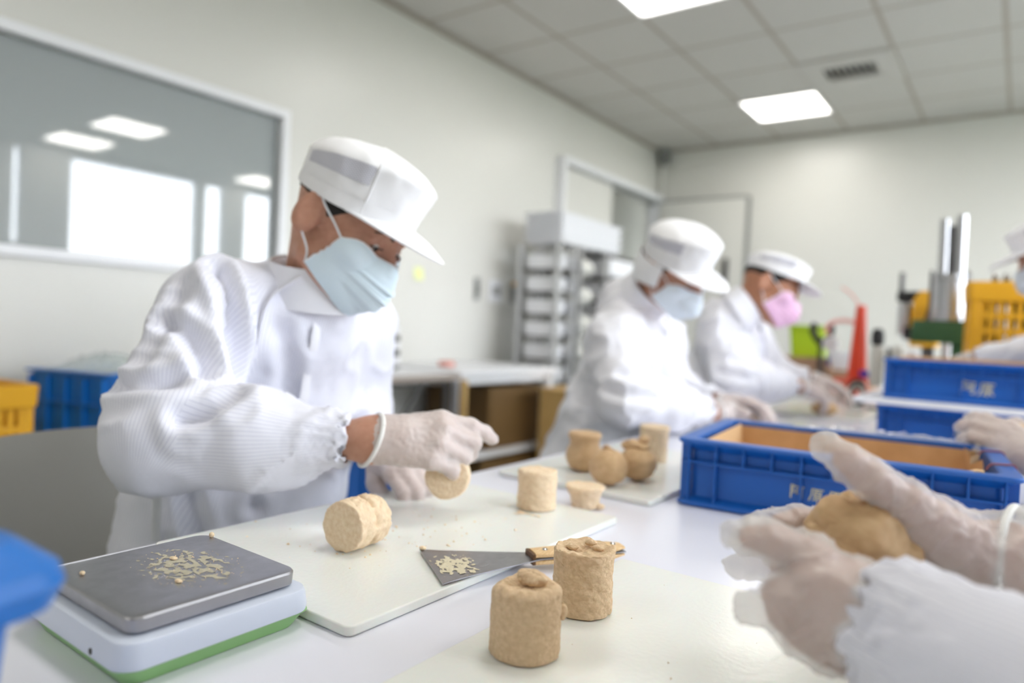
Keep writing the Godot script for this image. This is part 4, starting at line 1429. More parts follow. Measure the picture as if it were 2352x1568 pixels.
# ---------------------------------------------------------------- machines and the far end of the table
func machines() -> void:
	var y := 0.7505
	var o := thing("air_press", "bench press with a big steel air cylinder on a green arm", "press", Vector3(-0.311, y, -3.50))
	var green := mat("machine_green", rgb(54, 96, 58), 0.45)
	var yel: Material = M.yellow_plastic
	part("base", Geo.new().rbox(Vector3(0.03, 0.03, 0.02), Vector3(0.22, 0.06, 0.24), 0.02, 0.006).mesh(), green, o)
	part("column", Geo.new().rbox(Vector3(0.10, 0.22, -0.06), Vector3(0.09, 0.36, 0.09), 0.015, 0.004).mesh(), green, o)
	part("arm", Geo.new().loft([Geo.rrect(Vector3(0.04, 0, -0.01), Vector2(0.12, 0.065), 0.02, 0.30), Geo.rrect(Vector3(0.045, 0, -0.01), Vector2(0.125, 0.075), 0.02, 0.33), Geo.rrect(Vector3(0.045, 0, -0.01), Vector2(0.125, 0.075), 0.02, 0.385), Geo.rrect(Vector3(0.045, 0, -0.01), Vector2(0.12, 0.07), 0.02, 0.395)]).mesh(), green, o)
	part("ram", Geo.new().tube(PackedVector3Array([Vector3(0.05, 0.31, 0), Vector3(0.05, 0.16, 0)]), 0.018, 14).mesh(), M.steel, o)
	part("cylinder", Geo.new().lathe(PackedVector2Array([Vector2(0.05, 0.395), Vector2(0.072, 0.396), Vector2(0.072, 0.42), Vector2(0.063, 0.422), Vector2(0.063, 0.565), Vector2(0.070, 0.568), Vector2(0.070, 0.592), Vector2(0.03, 0.594)]), 28, Vector3(0.05, 0, 0)).mesh(), M.steel, o)
	for q in [[-1, -1], [-1, 1], [1, -1], [1, 1]]:
		part("tie_rod", Geo.new().tube(PackedVector3Array([Vector3(0.05 + q[0] * 0.064, 0.39, q[1] * 0.064), Vector3(0.05 + q[0] * 0.064, 0.605, q[1] * 0.064)]), 0.006, 8).mesh(), M.dark_steel, o)
	for q in [-1, 1]:
		part("guide_post", Geo.new().tube(PackedVector3Array([Vector3(0.05 + q * 0.030, 0.59, 0), Vector3(0.05 + q * 0.030, 0.835 + q * 0.006, 0)]), 0.021, 16).mesh(), M.steel, o)
	part("rod", Geo.new().tube(PackedVector3Array([Vector3(0.05, 0.59, 0.0), Vector3(0.05, 0.80, 0.0)]), 0.009, 10).mesh(), M.dark_steel, o)
	# the small yellow press and valve in front of it
	o = thing("hand_press", "small yellow machine with black lever and gauges beside the steel cylinder", "press", Vector3(-0.409, y, -3.80))
	part("base", Geo.new().rbox(Vector3(0.01, 0.02, 0), Vector3(0.15, 0.04, 0.15), 0.01, 0.004).mesh(), yel, o)
	part("frame", Geo.new().loft([Geo.rrect(Vector3(0.035, 0, 0), Vector2(0.055, 0.045), 0.01, 0.28), Geo.rrect(Vector3(0.035, 0, 0), Vector2(0.06, 0.05), 0.012, 0.30), Geo.rrect(Vector3(0.04, 0, 0), Vector2(0.055, 0.05), 0.012, 0.50), Geo.rrect(Vector3(0.05, 0, 0), Vector2(0.04, 0.045), 0.012, 0.54)]).mesh(), yel, o)
	part("column", Geo.new().box(Vector3(0.05, 0.17, -0.02), Vector3(0.05, 0.26, 0.05), 0.004).mesh(), M.dark_steel, o)
	part("head", Geo.new().box(Vector3(-0.035, 0.515, 0), Vector3(0.10, 0.05, 0.07), 0.008).mesh(), M.black_plastic, o)
	part("spindle", Geo.new().tube(PackedVector3Array([Vector3(-0.07, 0.51, 0), Vector3(-0.07, 0.63, 0)]), 0.012, 12).mesh(), M.dark_steel, o)
	part("sleeve", Geo.new().lathe(PackedVector2Array([Vector2(0.02, 0.33), Vector2(0.030, 0.34), Vector2(0.030, 0.47), Vector2(0.02, 0.49)]), 18, Vector3(-0.052, 0, 0)).mesh(), M.steel, o)
	part("clamp", Geo.new().box(Vector3(-0.015, 0.34, 0.03), Vector3(0.07, 0.06, 0.06), 0.008).mesh(), M.black_plastic, o)
	part("lever", Geo.new().tube(PackedVector3Array([Vector3(0.02, 0.33, 0.05), Vector3(0.045, 0.40, 0.065), Vector3(0.06, 0.47, 0.07)]), 0.009, 10).mesh(), M.black_plastic, o)
	part("gauge", Geo.new().lathe(PackedVector2Array([Vector2(0.004, 0.0), Vector2(0.034, 0.0), Vector2(0.036, 0.012), Vector2(0.03, 0.02), Vector2(0.003, 0.021)]), 24, Vector3(0.005, 0.225, 0.06), Basis(Vector3.RIGHT, PI / 2) * Basis(Vector3.BACK, 0.5)).mesh(), M.white_plastic, o)
	part("nozzle", Geo.new().tube(PackedVector3Array([Vector3(0.005, 0.19, 0.06), Vector3(0.005, 0.12, 0.06)]), 0.013, 12).mesh(), M.steel, o)
	# air filter unit
	o = thing("air_filter", "pair of pale filter bowls with a black knob beside the red hose", "filter", Vector3(-0.455, y, -3.30))
	part("foot", Geo.new().box(Vector3(0, 0.01, 0), Vector3(0.13, 0.02, 0.07), 0.003).mesh(), M.dark_steel, o)
	for q in [-1, 1]:
		part("bowl", Geo.new().lathe(PackedVector2Array([Vector2(0.012, 0.10), Vector2(0.024, 0.115), Vector2(0.026, 0.20), Vector2(0.028, 0.25), Vector2(0.02, 0.275), Vector2(0.006, 0.28)]), 18, Vector3(q * 0.04, 0, 0)).mesh(), mat("filter_white", rgb(206, 204, 196), 0.35), o)
	part("bracket", Geo.new().box(Vector3(0, 0.14, -0.03), Vector3(0.016, 0.26, 0.014), 0.002).mesh(), M.dark_steel, o)
	part("knob", Geo.new().lathe(PackedVector2Array([Vector2(0.008, 0.275), Vector2(0.024, 0.28), Vector2(0.026, 0.315), Vector2(0.02, 0.345), Vector2(0.004, 0.35)]), 18, Vector3(-0.04, 0, 0)).mesh(), M.black_plastic, o)
	# bundled red hose hanging as a cone, a coil at its foot
	o = thing("air_hose", "orange red air hose bundled into a tall cone on the table", "hose", Vector3(-0.622, y, -3.53))
	var hose := mat("hose_red", rgb(232, 74, 44), 0.35)
	for k in 7:
		var a := TAU * k / 7
		var pts := []
		for i in 7:
			var f := i / 6.0
			pts.append(Vector3(0.018 + cos(a + f * 0.6) * lerpf(0.008, 0.038, f), 0.455 - 0.43 * f, sin(a + f * 0.6) * lerpf(0.006, 0.030, f)))
		part("strand", Geo.new().tube(smooth_path(pts, 4), 0.0125, 8).mesh(), hose, o)
	for k in 3:
		var pts := []
		for i in 13:
			var a := TAU * i / 12
			pts.append(Vector3(-0.035 + cos(a) * (0.05 + 0.008 * k), 0.058 + 0.042 * sin(a) + 0.01 * k, 0.03 * sin(a + k) + 0.012 * k))
		part("loop", Geo.new().tube(smooth_path(pts, 3), 0.0042, 7).mesh(), hose, o)
	part("loop", Geo.new().tube(smooth_path([Vector3(0.01, 0.455, 0), Vector3(-0.02, 0.50, 0.0), Vector3(-0.055, 0.53, 0), Vector3(-0.07, 0.54, 0)], 5), 0.005, 7).mesh(), mat("hose_pale", rgb(238, 176, 168), 0.4), o)
	part("loop", Geo.new().tube(smooth_path([Vector3(0.0, 0.375, 0), Vector3(-0.05, 0.385, 0), Vector3(-0.10, 0.375, 0), Vector3(-0.125, 0.345, 0), Vector3(-0.115, 0.315, 0)], 5), 0.010, 8).mesh(), M.hose_pale, o)
	part("clip", Geo.new().box(Vector3(0.05, 0.145, 0.02), Vector3(0.04, 0.03, 0.03), 0.006).mesh(), mat("clip_blue", rgb(40, 40, 160), 0.4), o)
	o = thing("wire_bundle", "dark and pale tangle of wire at the foot of the red hose", "wire", Vector3(-0.555, y, -3.26))
	for k in 4:
		var pts := []
		for i in 9:
			var a := TAU * i / 8
			pts.append(Vector3(cos(a) * 0.03, 0.05 + 0.04 * sin(a) + 0.012 * k, 0.02 * sin(a * 2.0 + k)))
		part("loop", Geo.new().tube(smooth_path(pts, 3), 0.006, 7).mesh(), M.black_plastic if k % 2 else M.filter_white, o)
	# things at the far end
	var kraft := mat("kraft", rgb(172, 138, 112), 0.8)
	o = thing("cardboard_box", "brown cardboard box under the white basin, behind the far worker's hands", "box", Vector3(-0.735, y, -4.20))
	part("body", Geo.new().box(Vector3(0, 0.066, 0), Vector3(0.21, 0.132, 0.26), 0.003).mesh(), kraft, o)
	part("tape", Geo.new().box(Vector3(0, 0.1325, 0), Vector3(0.21, 0.001, 0.05)).mesh(), M.cardboard, o)
	o = thing("white_basin", "small white basin with a blue end on the brown box", "basin", Vector3(-0.775, y + 0.1335, -4.16))
	part("bowl", Geo.new().loft([Geo.rrect(Vector3.ZERO, Vector2(0.055, 0.06), 0.02, 0.0), Geo.rrect(Vector3.ZERO, Vector2(0.085, 0.08), 0.025, 0.10), Geo.rrect(Vector3.ZERO, Vector2(0.078, 0.073), 0.025, 0.10), Geo.rrect(Vector3.ZERO, Vector2(0.05, 0.05), 0.02, 0.01)]).mesh(), M.white_plastic, o)
	part("end_cap", Geo.new().box(Vector3(-0.079, 0.055, 0.0), Vector3(0.016, 0.07, 0.08), 0.005).mesh(), mat("cap_blue", rgb(70, 78, 168), 0.4), o)
	o = thing("cardboard_box", "brown cardboard box on the side table under the lime green tub", "box", Vector3(-1.02, y, -4.30))
	part("body", Geo.new().box(Vector3(0, 0.094, 0), Vector3(0.30, 0.188, 0.26), 0.003).mesh(), kraft, o)
	part("tape", Geo.new().box(Vector3(0, 0.1885, 0), Vector3(0.05, 0.001, 0.26)).mesh(), M.cardboard, o)
	o = thing("green_tub", "lime green tub standing behind the pink masked worker", "tub", Vector3(-1.00, y + 0.1895, -4.30))
	part("shell", Geo.new().loft([Geo.rrect(Vector3.ZERO, Vector2(0.085, 0.06), 0.015, 0.0), Geo.rrect(Vector3.ZERO, Vector2(0.098, 0.07), 0.015, 0.165), Geo.rrect(Vector3.ZERO, Vector2(0.106, 0.078), 0.02, 0.167), Geo.rrect(Vector3.ZERO, Vector2(0.106, 0.078), 0.02, 0.182), Geo.rrect(Vector3.ZERO, Vector2(0.095, 0.067), 0.015, 0.182), Geo.rrect(Vector3.ZERO, Vector2(0.08, 0.055), 0.015, 0.015)]).mesh(), mat("lime_plastic", rgb(176, 208, 36), 0.4), o)
	o = thing("clamp_stand", "black clamp on a post in front of the lime green tub", "clamp", Vector3(-0.808, y, -3.72))
	part("post", Geo.new().tube(PackedVector3Array([Vector3(0, 0.0, 0), Vector3(0, 0.30, 0)]), 0.012, 10).mesh(), M.black_plastic, o)
	part("foot", Geo.new().rbox(Vector3(0, 0.012, 0), Vector3(0.06, 0.024, 0.09), 0.02, 0.004).mesh(), M.black_plastic, o)
	for q in [-1, 1]:
		part("jaw", Geo.new().tube(smooth_path([Vector3(0, 0.27, 0), Vector3(q * 0.030, 0.305, 0), Vector3(q * 0.044, 0.345, 0), Vector3(q * 0.030, 0.37, 0)], 5), 0.016, 10).mesh(), M.black_plastic, o)
	part("dial", Geo.new().lathe(PackedVector2Array([Vector2(0.004, 0), Vector2(0.036, 0), Vector2(0.036, 0.03), Vector2(0.004, 0.031)]), 20, Vector3(0.048, 0.275, 0.01), Basis(Vector3.RIGHT, PI / 2)).mesh(), M.white_plastic, o)
	# yellow slotted crate with brown pieces, raised on a wooden block
	var blk := thing("wooden_block", "brown wooden block raising the yellow slotted crate on the table", "block", Vector3(-0.025, y, -3.20))
	part("block", Geo.new().box(Vector3(0, 0.115, 0), Vector3(0.34, 0.23, 0.26), 0.006).mesh(), M.brown_board, blk)
	crate_box("slotted_crate", "yellow slotted crate full of brown sheets beside the steel press", Vector3(-0.025, y + 0.2305, -3.20), 0.12, Vector3(0.33, 0.30, 0.25), M.yellow_plastic, true, "")
	for k in 6:
		var sh := thing("brown_sheet", ["leftmost brown sheet standing in the far yellow crate", "second brown sheet from the left in the far yellow crate", "third brown sheet from the left in the far yellow crate", "fourth brown sheet, right of the middle of the far yellow crate", "fifth brown sheet, second from the right in the far yellow crate", "rightmost brown sheet in the far yellow crate"][k], "sheet", Vector3(-0.025 + 0.036 * (k - 2.5), y + 0.2515, -3.20 + 0.004 * k), 0.12, "brown sheets in the far yellow crate")
		part("sheet", Geo.new().slab(6, 10, 0.004, func(a, b): return Vector3(0.004 * sin(a * 9.0) + 0.018 * b, 0.31 * b + 0.012 * sin(a * 5.0 + k), (a - 0.5) * 0.17)).mesh(), M.brown_board, sh)


# ---------------------------------------------------------------- people
func hand_bones(w: Vector3, d: Vector3, n: Vector3, right: bool, bends: Array, spread: Array, thumb: Array, big := 1.0) -> Dictionary:
	d = d.normalized()
	n = (n - d * n.dot(d)).normalized()
	var s := n.cross(d) if right else d.cross(n)        # towards the thumb
	var bones := []
	var tips := []
	var lengths := [[0.044, 0.026, 0.021], [0.049, 0.030, 0.022], [0.045, 0.028, 0.022], [0.035, 0.021, 0.019]]
	var radii := [[0.0098, 0.0088, 0.0080, 0.0070], [0.0100, 0.0090, 0.0082, 0.0071], [0.0096, 0.0086, 0.0078, 0.0068], [0.0086, 0.0076, 0.0069, 0.0060]]
	for f in 4:
		var root: Vector3 = w + d * [0.094, 0.098, 0.092, 0.082][f] * big + s * [0.028, 0.0095, -0.010, -0.028][f] * big + n * [0.0, 0.004, 0.002, -0.004][f] * big
		bones.append([w + d * 0.012 + s * [0.014, 0.005, -0.005, -0.014][f] * big, root, 0.0165 * big, 0.0118 * big, 0.012])
		var dir: Vector3 = (d + s * spread[f]).normalized()
		var axis := n.cross(dir).normalized()
		var p := root
		for j in 3:
			dir = dir.rotated(axis, deg_to_rad(bends[f][j]))
			var q: Vector3 = p + dir * lengths[f][j] * big
			bones.append([p, q, radii[f][j] * big, radii[f][j + 1] * big, 0.006 if j else 0.009])
			p = q
		tips.append([p, dir])
	# thumb: directions of its three bones in (d, s, n)
	var p := w + d * 0.018 * big + s * 0.018 * big - n * 0.006 * big
	var tr := [0.0165, 0.0125, 0.0108, 0.0088]
	for j in 3:
		var t: Vector3 = thumb[j]
		var q: Vector3 = p + (d * t.x + s * t.y + n * t.z).normalized() * [0.046, 0.034, 0.028][j] * big
		bones.append([p, q, tr[j] * big, tr[j + 1] * big, 0.012 if j == 0 else 0.006])
		p = q
	tips.append([p, (d * thumb[2].x + s * thumb[2].y + n * thumb[2].z).normalized()])
	return {"bones": bones, "tips": tips, "d": d, "n": n, "s": s, "w": w}


func bounds(list: Array, extra: float) -> AABB:
	var box := AABB(list[0][0], Vector3.ZERO)
	for b in list:
		var r := maxf(b[2], b[3])
		for p in [b[0], b[1]]:
			box = box.merge(AABB(p - Vector3.ONE * r, Vector3.ONE * r * 2.0))
	return box.grow(extra)


func bone_geo(list: Array, cell: float, grow := 0.0) -> Geo:
	var box := bounds(list, grow + cell * 3.0)
	var f := Field.new(box.position, box.end, cell)
	f.bones(list, grow)
	return f.nets(Geo.new())


# a head about its own axes: x to its right, y up, z to its back
func head_field(cell: float, neck: Vector3) -> Field:
	var f := Field.new(Vector3(-0.105, minf(-0.15, neck.y - 0.06), -0.145), Vector3(0.105, 0.15, maxf(0.125, neck.z + 0.075)), cell)
	f.ell(Vector3(0, 0.040, 0.004), Vector3(0.075, 0.084, 0.090), Basis.IDENTITY, 0.01)
	f.ell(Vector3(0, -0.02, -0.036), Vector3(0.062, 0.088, 0.060), Basis.IDENTITY, 0.03)
	for s in [-1, 1]:
		f.cap(Vector3(0, -0.089, -0.070), Vector3(s * 0.048, -0.058, -0.002), 0.018, 0.020, 0.03)
		f.ell(Vector3(s * 0.044, -0.018, -0.066), Vector3(0.022, 0.017, 0.022), Basis.IDENTITY, 0.025)
	f.cap(Vector3(-0.030, 0.024, -0.087), Vector3(0.030, 0.024, -0.087), 0.010, 0.010, 0.02)
	f.cap(Vector3(0, 0.012, -0.092), Vector3(0, -0.030, -0.113), 0.0075, 0.0115, 0.014)
	for s in [-1, 1]:
		f.ell(Vector3(s * 0.012, -0.034, -0.102), Vector3(0.009, 0.008, 0.011), Basis.IDENTITY, 0.008)
		f.ell(Vector3(s * 0.0325, 0.004, -0.106), Vector3(0.017, 0.011, 0.013), Basis.IDENTITY, 0.012, true)
		# upper lid and lower lid, a slit between them
		f.cap(Vector3(s * 0.020, 0.0075, -0.0885), Vector3(s * 0.045, 0.0065, -0.082), 0.0062, 0.0055, 0.005)
		f.cap(Vector3(s * 0.021, -0.0045, -0.0885), Vector3(s * 0.044, -0.0035, -0.0825), 0.0048, 0.0045, 0.005)
	f.cap(Vector3(-0.02, -0.066, -0.096), Vector3(0.02, -0.066, -0.096), 0.008, 0.008, 0.01)
	f.cap(Vector3(0, -0.03, 0.026), neck, 0.050, 0.056, 0.03)
	for s in [-1, 1]:
		var tilt := Basis(Vector3.UP, s * 0.42) * Basis(Vector3.RIGHT, -0.15)
		f.ell(Vector3(s * 0.080, 0.000, 0.012), Vector3(0.0095, 0.035, 0.022), tilt, 0.006)
		f.ell(Vector3(s * 0.0885, 0.004, 0.007), Vector3(0.0065, 0.020, 0.0115), tilt, 0.004, true)
		f.ell(Vector3(s * 0.0845, -0.002, 0.014), Vector3(0.004, 0.012, 0.006), tilt, 0.003)
	return f


# cap crown with a flat brim, its mesh windows, band and back gathers; in head axes
func cap_parts(o: Node3D, frame: Transform3D, tall: float, lift: float, brim: float, flap: bool, hat_tilt: float) -> void:
	var tilt := Basis(Vector3.RIGHT, hat_tilt)
	var c := Vector3(0, 0.026 + lift, 0.002)
	var nz := noise(300, 24.0, 3)
	var crown := func(a: float, b: float, off: float) -> Vector3:
		# a round from the front over the right, b up
		var ang := a * TAU
		var dir := Vector3(sin(ang), 0, -cos(ang))
		var front := 0.5 + 0.5 * cos(ang)
		var y: float
		var k: float
		var root := 0.022 * pow(front, 6.0) + 0.008 * pow(1.0 - front, 2.0)
		var wall := lerpf(0.52, 0.76, front)
		if b < 0.55:
			var f := b / 0.55
			y = lerpf(root, tall * wall, f)
			k = 1.0 + 0.06 * f * lerpf(0.5, 1.0, front) - 0.04 * (1.0 - f) * (1.0 - front)
		else:
			var f := (b - 0.55) / 0.45
			y = tall * (wall + (1.0 - wall) * sin(f * PI / 2))
			k = (1.0 + 0.06 * lerpf(0.5, 1.0, front)) * (0.80 * cos(f * PI / 2) + 0.20 * (1.0 - f))
		var p := c + dir * Vector3(0.0865, 1, lerpf(0.099, 0.108, front)) * k + Vector3(0, y * lerpf(0.93, 1.0, front), 0)
		p += dir * (0.0034 * nz.get_noise_3dv(p * Vector3(1, 0.6, 1)) * minf(1.0, b * 6.0) + 0.0012 * (1.0 - front) * sin(ang * 44.0) * maxf(0.0, 1.0 - b * 5.0) + off)
		p.y += off * maxf(0.0, b - 0.5)
		return frame * (tilt * p)
	var white := mat("cap_cloth", Color.WHITE, 0.75, 0.0, {"rim_enabled": true, "rim": 0.3})
	white.albedo_color = rgb(244, 244, 246)
	part("crown", Geo.new().sheet(96, 36, func(a, b): return crown.call(a, b, 0.0)).mesh(75), white, o)
	part("band", Geo.new().sheet(96, 4, func(a, b): return crown.call(a, 0.01 + 0.155 * b, 0.0013)).mesh(60), white, o)
	var net := mat("cap_mesh", Color.WHITE, 0.8)
	if net.albedo_texture == null:
		var im := Image.create(16, 16, false, Image.FORMAT_RGB8)
		im.fill(rgb(214, 214, 222))
		im.fill_rect(Rect2i(1, 1, 5, 5), rgb(156, 157, 168))
		im.fill_rect(Rect2i(9, 9, 5, 5), rgb(156, 157, 168))
		net.albedo_texture = ImageTexture.create_from_image(im)
		net.uv1_scale = Vector3(22, 8, 1)
	for q in [0, 1]:
		var a0: float = 0.160 if q == 0 else 0.840
		var a1: float = 0.345 if q == 0 else 0.655
		part("mesh_panel", Geo.new().sheet(24, 8, func(a, b): return crown.call(lerpf(a0, a1, a), 0.34 + (0.215 - 0.06 * a * a) * b, 0.0011)).mesh(60), net, o, "grey net panel")
		part("seam", Geo.new().tube(PackedVector3Array(range(18).map(func(k): return crown.call(a0 - (0.004 if q == 0 else -0.004) + (-0.01 if q == 0 else 0.01) * (1.0 - k / 17.0), 0.02 + 0.6 * k / 17.0, 0.0010))), 0.0010, 5).mesh(), white, o)
	# brim: a curved sheet from temple to temple
	part("brim", Geo.new().slab(48, 10, 0.003, func(a, b):
		var w: float = lerpf(-1.0, 1.0, a)
		var ra: float = w * 1.10
		var root := Vector3(sin(ra) * 0.0885, 0.030 + 0.020 * pow(cos(w * PI / 2), 2.0), 0.006 - 0.1065 * cos(ra))
		var oa: float = w * PI / 2
		var edge := Vector3(sin(oa) * 0.090, 0.028 + 0.004 * w * w, root.z * 0.0 - 0.044 - (0.070 + brim) * cos(oa))
		var p := root.lerp(edge, b * lerpf(1.0, 0.12, pow(absf(w), 8.0)))
		p.y += 0.005 * sin(b * PI) * cos(oa) + lift
		return frame * (tilt * p)).mesh(50), white, o)
	if flap:
		# net hood behind the ears
		part("hood", Geo.new().slab(30, 10, 0.002, func(a, b):
			var ang: float = lerpf(1.25, TAU - 1.25, a)
			var dir := Vector3(sin(ang), 0, -cos(ang))
			var p: Vector3 = c + dir * Vector3(0.097 + 0.004 * b, 1, 0.106 + 0.006 * b) * (1.0 - 0.08 * b * b) + Vector3(0, 0.004 - 0.085 * b * (0.7 + 0.3 * sin(a * PI)), 0)
			return frame * (tilt * (p + dir * 0.004 * nz.get_noise_3dv(p * 1.5)))).mesh(60), white, o)


# pleated face mask with ear loops; in head axes
func mask_parts(o: Node3D, frame: Transform3D, m: Material, loops: bool, face: Field) -> void:
	var shape := func(a: float, b: float) -> Vector3:
		# a across (-1 left .. 1 right), b down 0..1
		var s := absf(a)
		var mid := 1.0 - s * s
		var top := lerpf(-0.011, -0.009, s)
		var low := lerpf(-0.118, -0.068, pow(s, 1.5))
		var y := lerpf(top, low, b)
		var x := a * lerpf(0.066, 0.064, b)
		var front := -0.122 - 0.012 * sin(PI * minf(1.0, b * 1.15)) + 0.040 * pow(maxf(0.0, b - 0.55) / 0.45, 1.7)
		var z := lerpf(front, lerpf(-0.056, -0.012, b), pow(s, lerpf(1.05, 1.75, minf(1.0, b * 2.2))))
		# pleats: three steps that open towards the middle
		for k in 3:
			var at := 0.34 + 0.17 * k + 0.05 * mid
			z -= 0.0040 * (0.35 + 0.65 * mid) * exp(-pow((b - at) / 0.024, 2.0))
			z += 0.0034 * exp(-pow((b - at - 0.05) / 0.022, 2.0))
		var p := Vector3(x, y, z)
		for k in 3:
			var gap := 0.0035 - face.at(p)
			if gap > 0.0:
				p += face.slope(p) * gap
		return p
	part("panel", Geo.new().slab(40, 48, 0.0016, func(a, b): return frame * shape.call(a * 2.0 - 1.0, b)).mesh(60), m, o)
	var white := mat("mask_trim", rgb(236, 240, 244), 0.7)
	for s in [-1.0, 1.0]:
		part("binding", Geo.new().tube(PackedVector3Array(range(13).map(func(k): return frame * (shape.call(s * 0.995, k / 12.0) + Vector3(s * 0.0006, 0, 0)))), 0.0022, 6, 0.7).mesh(), white, o)
	part("binding", Geo.new().tube(PackedVector3Array(range(33).map(func(k): return frame * (shape.call(k / 16.0 - 1.0, 0.012) + Vector3(0, 0, -0.0006)))), 0.0016, 6).mesh(), white, o)
	if not loops:
		return
	for s in [-1.0, 1.0]:
		var up: Vector3 = shape.call(s, 0.03)
		var dn: Vector3 = shape.call(s, 0.97)

		part("ear_loop", Geo.new().tube(smooth_path([frame * up, frame * Vector3(s * 0.076, 0.004, -0.036), frame * Vector3(s * 0.0815, 0.022, -0.008), frame * Vector3(s * 0.082, 0.038, 0.010)], 6), 0.0017, 6).mesh(), white, o)
		part("ear_loop", Geo.new().tube(smooth_path([frame * dn, frame * Vector3(s * 0.069, -0.052, -0.008), frame * Vector3(s * 0.077, -0.034, 0.006), frame * Vector3(s * 0.083, -0.024, 0.014)], 6), 0.0017, 6).mesh(), white, o)


# spec: head Transform3D, neck, torso bones, arms, hands; see people()
func person(called: String, label: String, spec: Dictionary) -> Node3D:
	var base: Vector3 = spec.base
	var o := thing(called, label, "person", base)
	var back := Transform3D(Basis.IDENTITY, -base)
	var frame: Transform3D = back * (spec.head as Transform3D)
	var fine: float = spec.get("cell", 0.011)
	# the body: head with neck, trunk, arms and hands in one mesh
	var body := Geo.new()
	var neck: Vector3 = (spec.head as Transform3D).affine_inverse() * (spec.neck as Vector3)
	var hfield := head_field(spec.get("head_cell", 0.005), neck)
	var hg := hfield.nets(Geo.new())
	hg.move(frame)
	body.merge(hg)
	body.merge(bone_geo(spec.core, 0.02).move(back))
	for w in spec.hands:
		body.merge(bone_geo(w.bones + w.get("wrist", []), spec.get("hand_cell", 0.0035)).move(back))
	part("body", skin_mesh(body), M.skin_tan if spec.get("tan", false) else M.skin, o)
	# eyes and brows
	for s in [-1, 1]:
		var eye := part("eye", Geo.new().lathe(PackedVector2Array([Vector2(0.001, -0.0112), Vector2(0.006, -0.0095), Vector2(0.0098, -0.0055), Vector2(0.0112, 0.0), Vector2(0.0098, 0.0055), Vector2(0.006, 0.0095), Vector2(0.001, 0.0112)]), 16, frame * Vector3(s * 0.0325, 0.0015, -0.0815), frame.basis * Basis(Vector3.RIGHT, -PI / 2 - 0.25)).mesh(), mat("eye_white", rgb(226, 220, 214), 0.2), o)
		part("iris", Geo.new().lathe(PackedVector2Array([Vector2(0.0005, 0.0117), Vector2(0.003, 0.0114), Vector2(0.0052, 0.0103), Vector2(0.0056, 0.0097)]), 16, frame * Vector3(s * 0.0325, 0.0015, -0.0815), frame.basis * Basis(Vector3.RIGHT, -PI / 2 - 0.35)).mesh(), mat("iris_dark", rgb(38, 26, 20), 0.15), eye)
		part("eyebrow", Geo.new().tube(smooth_path([frame * Vector3(s * 0.014, 0.021, -0.0995), frame * Vector3(s * 0.030, 0.0275, -0.0985), frame * Vector3(s * 0.048, 0.022, -0.085)], 6), PackedFloat32Array(range(13).map(func(k): return 0.0030 - 0.00012 * k)), 7, 0.6).mesh(), mat("hair_black", rgb(34, 30, 28), 0.7), o)
		part("lash_line", Geo.new().tube(smooth_path([frame * Vector3(s * 0.020, 0.0020, -0.0950), frame * Vector3(s * 0.033, 0.0015, -0.0950), frame * Vector3(s * 0.046, 0.0008, -0.0880)], 5), 0.0011, 6).mesh(), M.hair_black, o)
	# hair under the cap
	var hf := Field.new(Vector3(-0.1, -0.1, -0.12), Vector3(0.1, 0.15, 0.13), 0.005)
	hf.ell(Vector3(0, 0.040, 0.004), Vector3(0.0785, 0.086, 0.0925), Basis.IDENTITY, 0.004)
	hf.cap(Vector3(-0.12, 0.165, 0), Vector3(0.12, 0.165, 0), 0.11, 0.11, 0.006, true)
	hf.cap(Vector3(-0.12, -0.070, -0.070), Vector3(0.12, -0.070, -0.070), 0.088, 0.088, 0.006, true)
	hf.cap(Vector3(-0.12, -0.075, 0.062), Vector3(0.12, -0.075, 0.062), spec.get("hair_cut", 0.100), spec.get("hair_cut", 0.100), 0.006, true)
	hf.cap(Vector3(-0.12, 0.06, -0.18), Vector3(0.12, 0.06, -0.18), 0.125, 0.125, 0.006, true)
	part("hair", skin_mesh(hf.nets(Geo.new()).move(frame)), M.hair_black, o)
	# coat
	var cb: Array = spec.coat
	var box := bounds(cb, 0.05)
	var cf := Field.new(box.position, box.end, fine)
	cf.bones(cb)
	for q in spec.get("folds", []):
		for k in q[0].size() - 1:
			cf.cap(cf.onto(q[0][k]), cf.onto(q[0][k + 1]), q[1], q[1], q[2], false)
	# neck opening and cuffs
	var nd: Vector3 = ((spec.head as Transform3D) * Vector3(0, -0.05, 0.028) - spec.neck).normalized()
	cf.cap(spec.neck + nd * 0.035, spec.neck + nd * 0.12, 0.061, 0.066, 0.006, true)
	for w in spec.hands:
		if w.has("cuff"):
			cf.cap(w.cuff + w.out * 0.012, w.cuff + w.out * 0.08, 0.030, 0.036, 0.004, true)
	var cg := cf.nets(Geo.new())
	var creases := []
	for q in spec.get("creases", []):
		var line := []
		for p in q[0]:
			line.append(cf.onto(p))
		creases.append([smooth_path(line, 3), q[1], q[2]])
	var nrm := cg.vertex_normals()
	var nz := noise(spec.get("seed", 400), 5.5, 2)
	var small := noise(spec.get("seed", 400) + 1, 17.0, 2)
	var amount: float = spec.get("rumple", 0.008)
	var gather: Array = spec.hands.filter(func(w): return w.has("cuff"))
